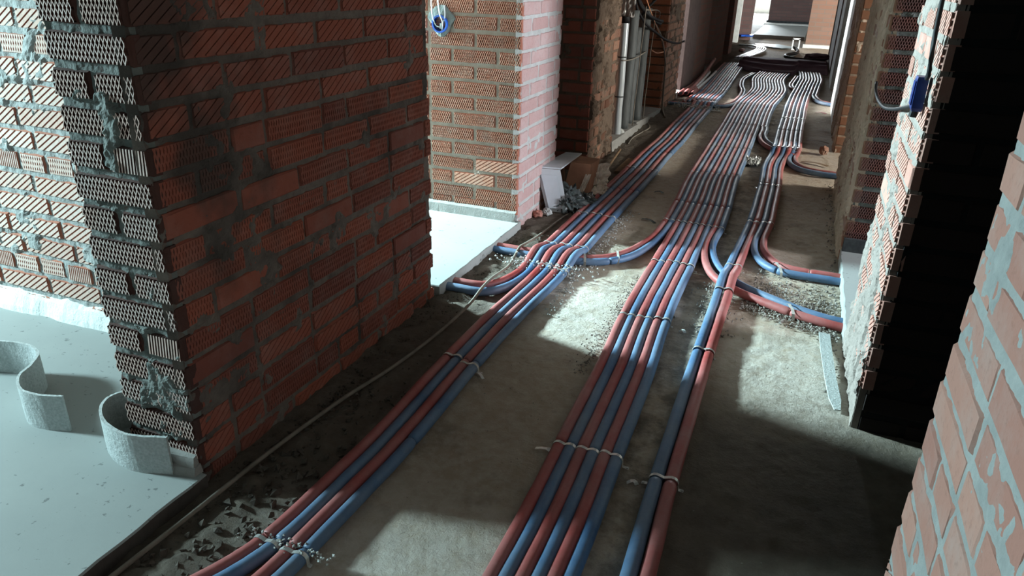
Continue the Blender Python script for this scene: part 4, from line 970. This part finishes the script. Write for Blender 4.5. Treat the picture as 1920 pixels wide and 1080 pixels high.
flat_strip('foam_offcut', 'long white offcut strip lying by the foot of the daylit pier', [(.244, 2.905), (.247, 2.80), (.252, 2.66), (.265, 2.48), (.284, 2.315)], lambda f: .042 - .004 * f if f < .9 else .038 * (1 - (f - .9) * 5), FLEECE, .005, .003, lambda f: .012 * math.sin(f * 3.1))
scr = [('metal strap offcut on the floor left of the middle bundle', (-.565, 1.722), (-.50, 1.705), .011, STEEL), ('crumpled metal strap end beside the left bundle', (-.925, 2.05), (-.865, 2.02), .010, STEEL), ('small metal scrap between the middle and right bundles', (-.275, 1.672), (-.245, 1.668), .013, STEEL), ('tiny pale scrap between the middle bundle and the right pair', (-.300, 2.68), (-.275, 2.67), .012, CRUMB_LT),
       ('curled pale strap end beside the left bundle', (-.905, 3.975), (-.855, 3.93), .009, TAPE), ('dark curled strip on the floor between the left and middle bundles', (-.745, 4.05), (-.655, 3.985), .016, BAG), ('pale bent scrap on the floor between the left and middle bundles', (-.72, 3.625), (-.64, 3.60), .014, CARDP), ('dark leaf-like scrap beside the left bundle', (-.79, 4.64), (-.73, 4.62), .020, BAG), ('white rag strip beside the far middle bundle', (-.95, 7.86), (-.76, 7.96), .05, CRUMB_LT),
       ('short red sleeve scrap near the white pier', (.16, 8.42), (.26, 8.36), .045, FOAM_R), ('dark scrap by the wall near the smeared pier', (.10, 6.86), (.28, 6.80), .02, WOOD), ('brown batten piece on the floor beside the smeared pier', (.08, 6.0), (.27, 5.92), .03, WOOD)]
for lab, a, b, wd, m_ in scr:
    mid = ((a[0] + b[0]) / 2 + .004, (a[1] + b[1]) / 2 + .006)
    flat_strip('scrap', lab, [a, mid, b], wd, m_, .0015, .004, lambda f: .008 * math.sin(f * 3.14) + .004 * f, 'scrap')
crumpled_sheet('foil_scrap', 'crumpled silver foil scrap between the middle and right bundles', 'scrap', (-.262, 5.74, .018), (.11, .02, .0), (.0, .20, .02), mk_plain('foil', (.62, .66, .64), (.42, .45, .43), 20, .25, .4), 31, .05)
lump('brick_lump', 'dark brown lump on the floor beside the smeared pier', 'rubble', (.235, 6.35, .035), (.035, .05, .04), BR_BROWN, 25, 3, .3, 2)

# ------------------------------------------------------------------ loose tubes by the mauve pier, far film and far odds
for k, (lab, pts, r, m_) in enumerate((('loose red tube lying along the foot of the mauve pier', [(-1.30, 8.70, .05), (-1.27, 9.5, .06), (-1.25, 10.6, .10)], .024, FOAM_R), ('loose red tube with raised tip beside the mauve pier', [(-1.245, 8.76, .05), (-1.235, 9.5, .08), (-1.26, 10.6, .12), (-1.29, 11.5, .16)], .024, FOAM_R), ('loose white pipe poking from a red tube', [(-1.22, 8.9, .05), (-1.21, 9.4, .06), (-1.22, 10.1, .07), (-1.22, 10.5, .09)], .017, FOAM_W), ('second loose white pipe nearer the bundle', [(-1.185, 8.8, .045), (-1.18, 9.4, .05), (-1.17, 10.1, .06), (-1.16, 10.7, .08)], .017, FOAM_W))):
    root = empty('loose_tube', pts[0]); tag(root, lab, 'pipe'); P = [p - Vector(pts[0]) for p in catmull(pts, .08)]
    mb = MB(); tube(mb, P, r, 10); mb.build('tube_body', m_, root, True)
    mb = MB(); d = (P[1] - P[0]).normalized()
    tube(mb, [P[0] - d * .03, P[0] + d * .30], r * 1.25, 10); mb.build('red_sleeve', FOAM_R, root, True)
    mb = MB(); tube(mb, [P[0] - d * .033, P[0] - d * .031], r * .9, 10); mb.build('dark_mouth', BLACKPL, root)
vs = []; fs = []; nx, ny = 56, 40
for j in range(ny + 1):
    for i in range(nx + 1):
        x = -1.02 + 1.32 * i / nx; v = j / ny
        y0 = 11.55 if x > -.75 else 12.2; y0 = 11.5 + .5 * max(0, -.6 - x) / .4 + (.35 if x > -.16 else 0); y1 = 13.5
        y = y0 + (y1 - y0) * v + .08 * noise.noise(Vector((x * 4, v * 2, 5)))
        z = .048 + .012 * max(0, noise.fractal(Vector((x * 1.1, v * 5, 3)), 1, 2, 3)) + .045 * math.exp(-((v - .28 - .05 * x) / .04) ** 2) + .04 * math.exp(-((v - .6 + .06 * x) / .035) ** 2)
        if i in (0, nx) or j in (0, ny): z = .004
        vs.append((x, y, z))
for j in range(ny):
    for i in range(nx): a = j * (nx + 1) + i; fs.append((a, a + 1, a + nx + 2, a + nx + 1))
mb = MB(); mb.add(vs, fs); tag(mb.build('cover_sheet', TARP, None, True), 'dusty mauve cover sheet spread across the far ends of the pipes', 'sheet')
for k in range(5):
    d = .045 * k
    pts = [(-1.16 + d, 13.3, .03), (-1.07 + d, 13.9, .03), (-.98 + d, 14.6, .03), (-.95 + d * .9, 15.2, .03), (-1.0 + d * .6, 15.6, .03), (-1.14 + d * .3, 15.8 + d * .4, .03), (-1.34, 15.85 + d * .4, .03)]
    tag(curve_obj('silver_pipe', pts, .015, FOAM_W, None, .08, 8), 'silvery pipe curving left near the corridor end, %s from the inside of the bend' % ORD[4 - k], 'pipe', 'silvery pipes near the corridor end')
flat_strip('blue_sheet', 'bright blue sheet draped on the slab edge at the far left', [(-1.52, 17.1), (-1.4, 17.2), (-1.2, 17.2)], .3, BLUEPL, .03, .10, None, 'sheet')
flat_strip('film_patch', 'pale blue film patch on the floor at the corridor end', [(-.85, 16.4), (-.6, 16.0), (-.38, 15.8)], .5, mk_plain('film_pale', (.45, .58, .62), (.36, .48, .52), 6, .35), .004, .004, lambda f: .02, 'film')
root = empty('pipe_clamp', (-.28, 15.7, 0)); tag(root, 'white clamp frame standing on the floor at the corridor end', 'clamp')
for nm, bx in (('upright_post', (-.07, -.045, -.02, .02, 0, .21)), ('upright_post', (.045, .07, -.02, .02, 0, .21)), ('crossbar', (-.07, .07, -.02, .02, .19, .22)), ('base_bar', (-.07, .07, -.03, .03, .0, .03))):
    mb = MB(); mb.box(*bx); mb.build(nm, FOAM_W, root)
tag(curve_obj('cable', [(-.30, 15.6, .06), (-.22, 15.2, .03), (-.24, 14.7, .03), (-.38, 14.3, .03), (-.36, 13.9, .03), (-.15, 13.6, .03), (.25, 13.5, .04)], .03, BLACKPL, None, .1, 8), 'dark hose snaking from the white clamp frame to the right', 'hose')
lump('red_scrap', 'small dark red scrap on the floor near the silvery pipes', 'scrap', (-1.18, 14.7, .03), (.05, .08, .03), FOAM_R, 35, 3, .3, 2)
lump('dark_lump', 'dark rolled sheet by the last dark right-hand pier', 'sheet', (.12, 13.9, .06), (.20, .25, .06), TARP, 36, 3, .3, 2)

# ------------------------------------------------------------------ loose rubble and crumbs
def rubble(name, label, spots, m_, seed):
    R = random.Random(seed); mb = MB()
    base = [Vector(p).normalized() for p in ((1, 0, .2), (-1, .1, -.1), (.1, 1, .1), (-.1, -1, .2), (0, .1, 1), (.2, 0, -1))]
    F = [(0, 2, 4), (2, 1, 4), (1, 3, 4), (3, 0, 4), (2, 0, 5), (1, 2, 5), (3, 1, 5), (0, 3, 5)]
    for x, y, z, r in spots:
        q = Matrix.Rotation(R.uniform(0, 6.3), 3, Vector((R.uniform(-1, 1), R.uniform(-1, 1), R.uniform(-1, 1))).normalized())
        s = Vector((R.uniform(.6, 1.4), R.uniform(.6, 1.4), R.uniform(.5, .9)))
        mb.add([Vector((x, y, z + r * .25)) + q @ Vector((p.x * s.x, p.y * s.y, p.z * s.z)) * r * R.uniform(.7, 1.2) for p in base], F)
    return tag(mb.build(name, m_), label, 'rubble', None, 'stuff')
R = random.Random(77)
sp = []
for _ in range(1500):
    x = -1.335 + abs(R.gauss(0, .09)); y = R.uniform(.5, 3.6)
    if x < -1.07 and not (x < -1.312 and (y < 1.2 or y > 2.57)): sp.append((x, y, .004, .0025 + .004 * R.random() ** 2))
for _ in range(260):
    x = R.uniform(-1.29, -1.06); y = R.uniform(.75, 1.9); sp.append((x, y, .006, R.uniform(.006, .015) * (1 if y < 1.5 else .7)))
rubble('rubble', 'dark crumbs and chips strewn along the foot of the near brick pier', sp, CRUMB_DK, 1)
sp = []
for _ in range(420): sp.append((-1.0 + R.gauss(0, .11), 3.06 + R.gauss(0, .035), zl(3.06) + .030 + R.uniform(-.02, .008), R.uniform(.003, .0085)))
for _ in range(420):
    y = R.uniform(2.6, 4.2); sp.append((-.86 + abs(R.gauss(0, .035)), y, .002, R.uniform(.002, .006)))
for _ in range(220): sp.append((-1.0 + R.gauss(0, .12), 8.0 + R.gauss(0, .12), .035, R.uniform(.005, .014)))
for _ in range(120): sp.append((-.965 + R.gauss(0, .06), 1.085 + R.gauss(0, .012), .03 + R.uniform(-.02, .008), R.uniform(.003, .006)))
rubble('mortar_crumbs', 'pale mortar crumbs spilled over the left bundle', sp, CRUMB_LT, 2)
sp = []
for _ in range(520): sp.append((-.53 - abs(R.gauss(0, .03)) - .02, R.uniform(2.2, 3.2), .002, R.uniform(.0015, .005)))
for _ in range(800):
    x = R.uniform(-.06, .30); y = 3.2 + R.gauss(0, .12) + (x - .1) * -.35; sp.append((x, y, .003, R.uniform(.002, .008)))
for _ in range(300):
    x = R.uniform(-.1, .30); y = 3.02 - .4 * x + R.gauss(0, .03); sp.append((x, y, .003, R.uniform(.003, .010)))
for _ in range(300): sp.append((-.20 + R.gauss(0, .05), R.uniform(2.7, 3.25), .003, R.uniform(.002, .007)))
for _ in range(500): sp.append((R.uniform(-.85, .3), R.uniform(.9, 5.0), .001, R.uniform(.001, .0032)))
for _ in range(160): sp.append((.295 - abs(R.gauss(0, .02)), R.uniform(2.3, 5.4), .003, R.uniform(.003, .008)))
rubble('gravel_crumbs', 'small grey crumbs scattered on the corridor floor between the pipes', sp, CRUMB, 3)
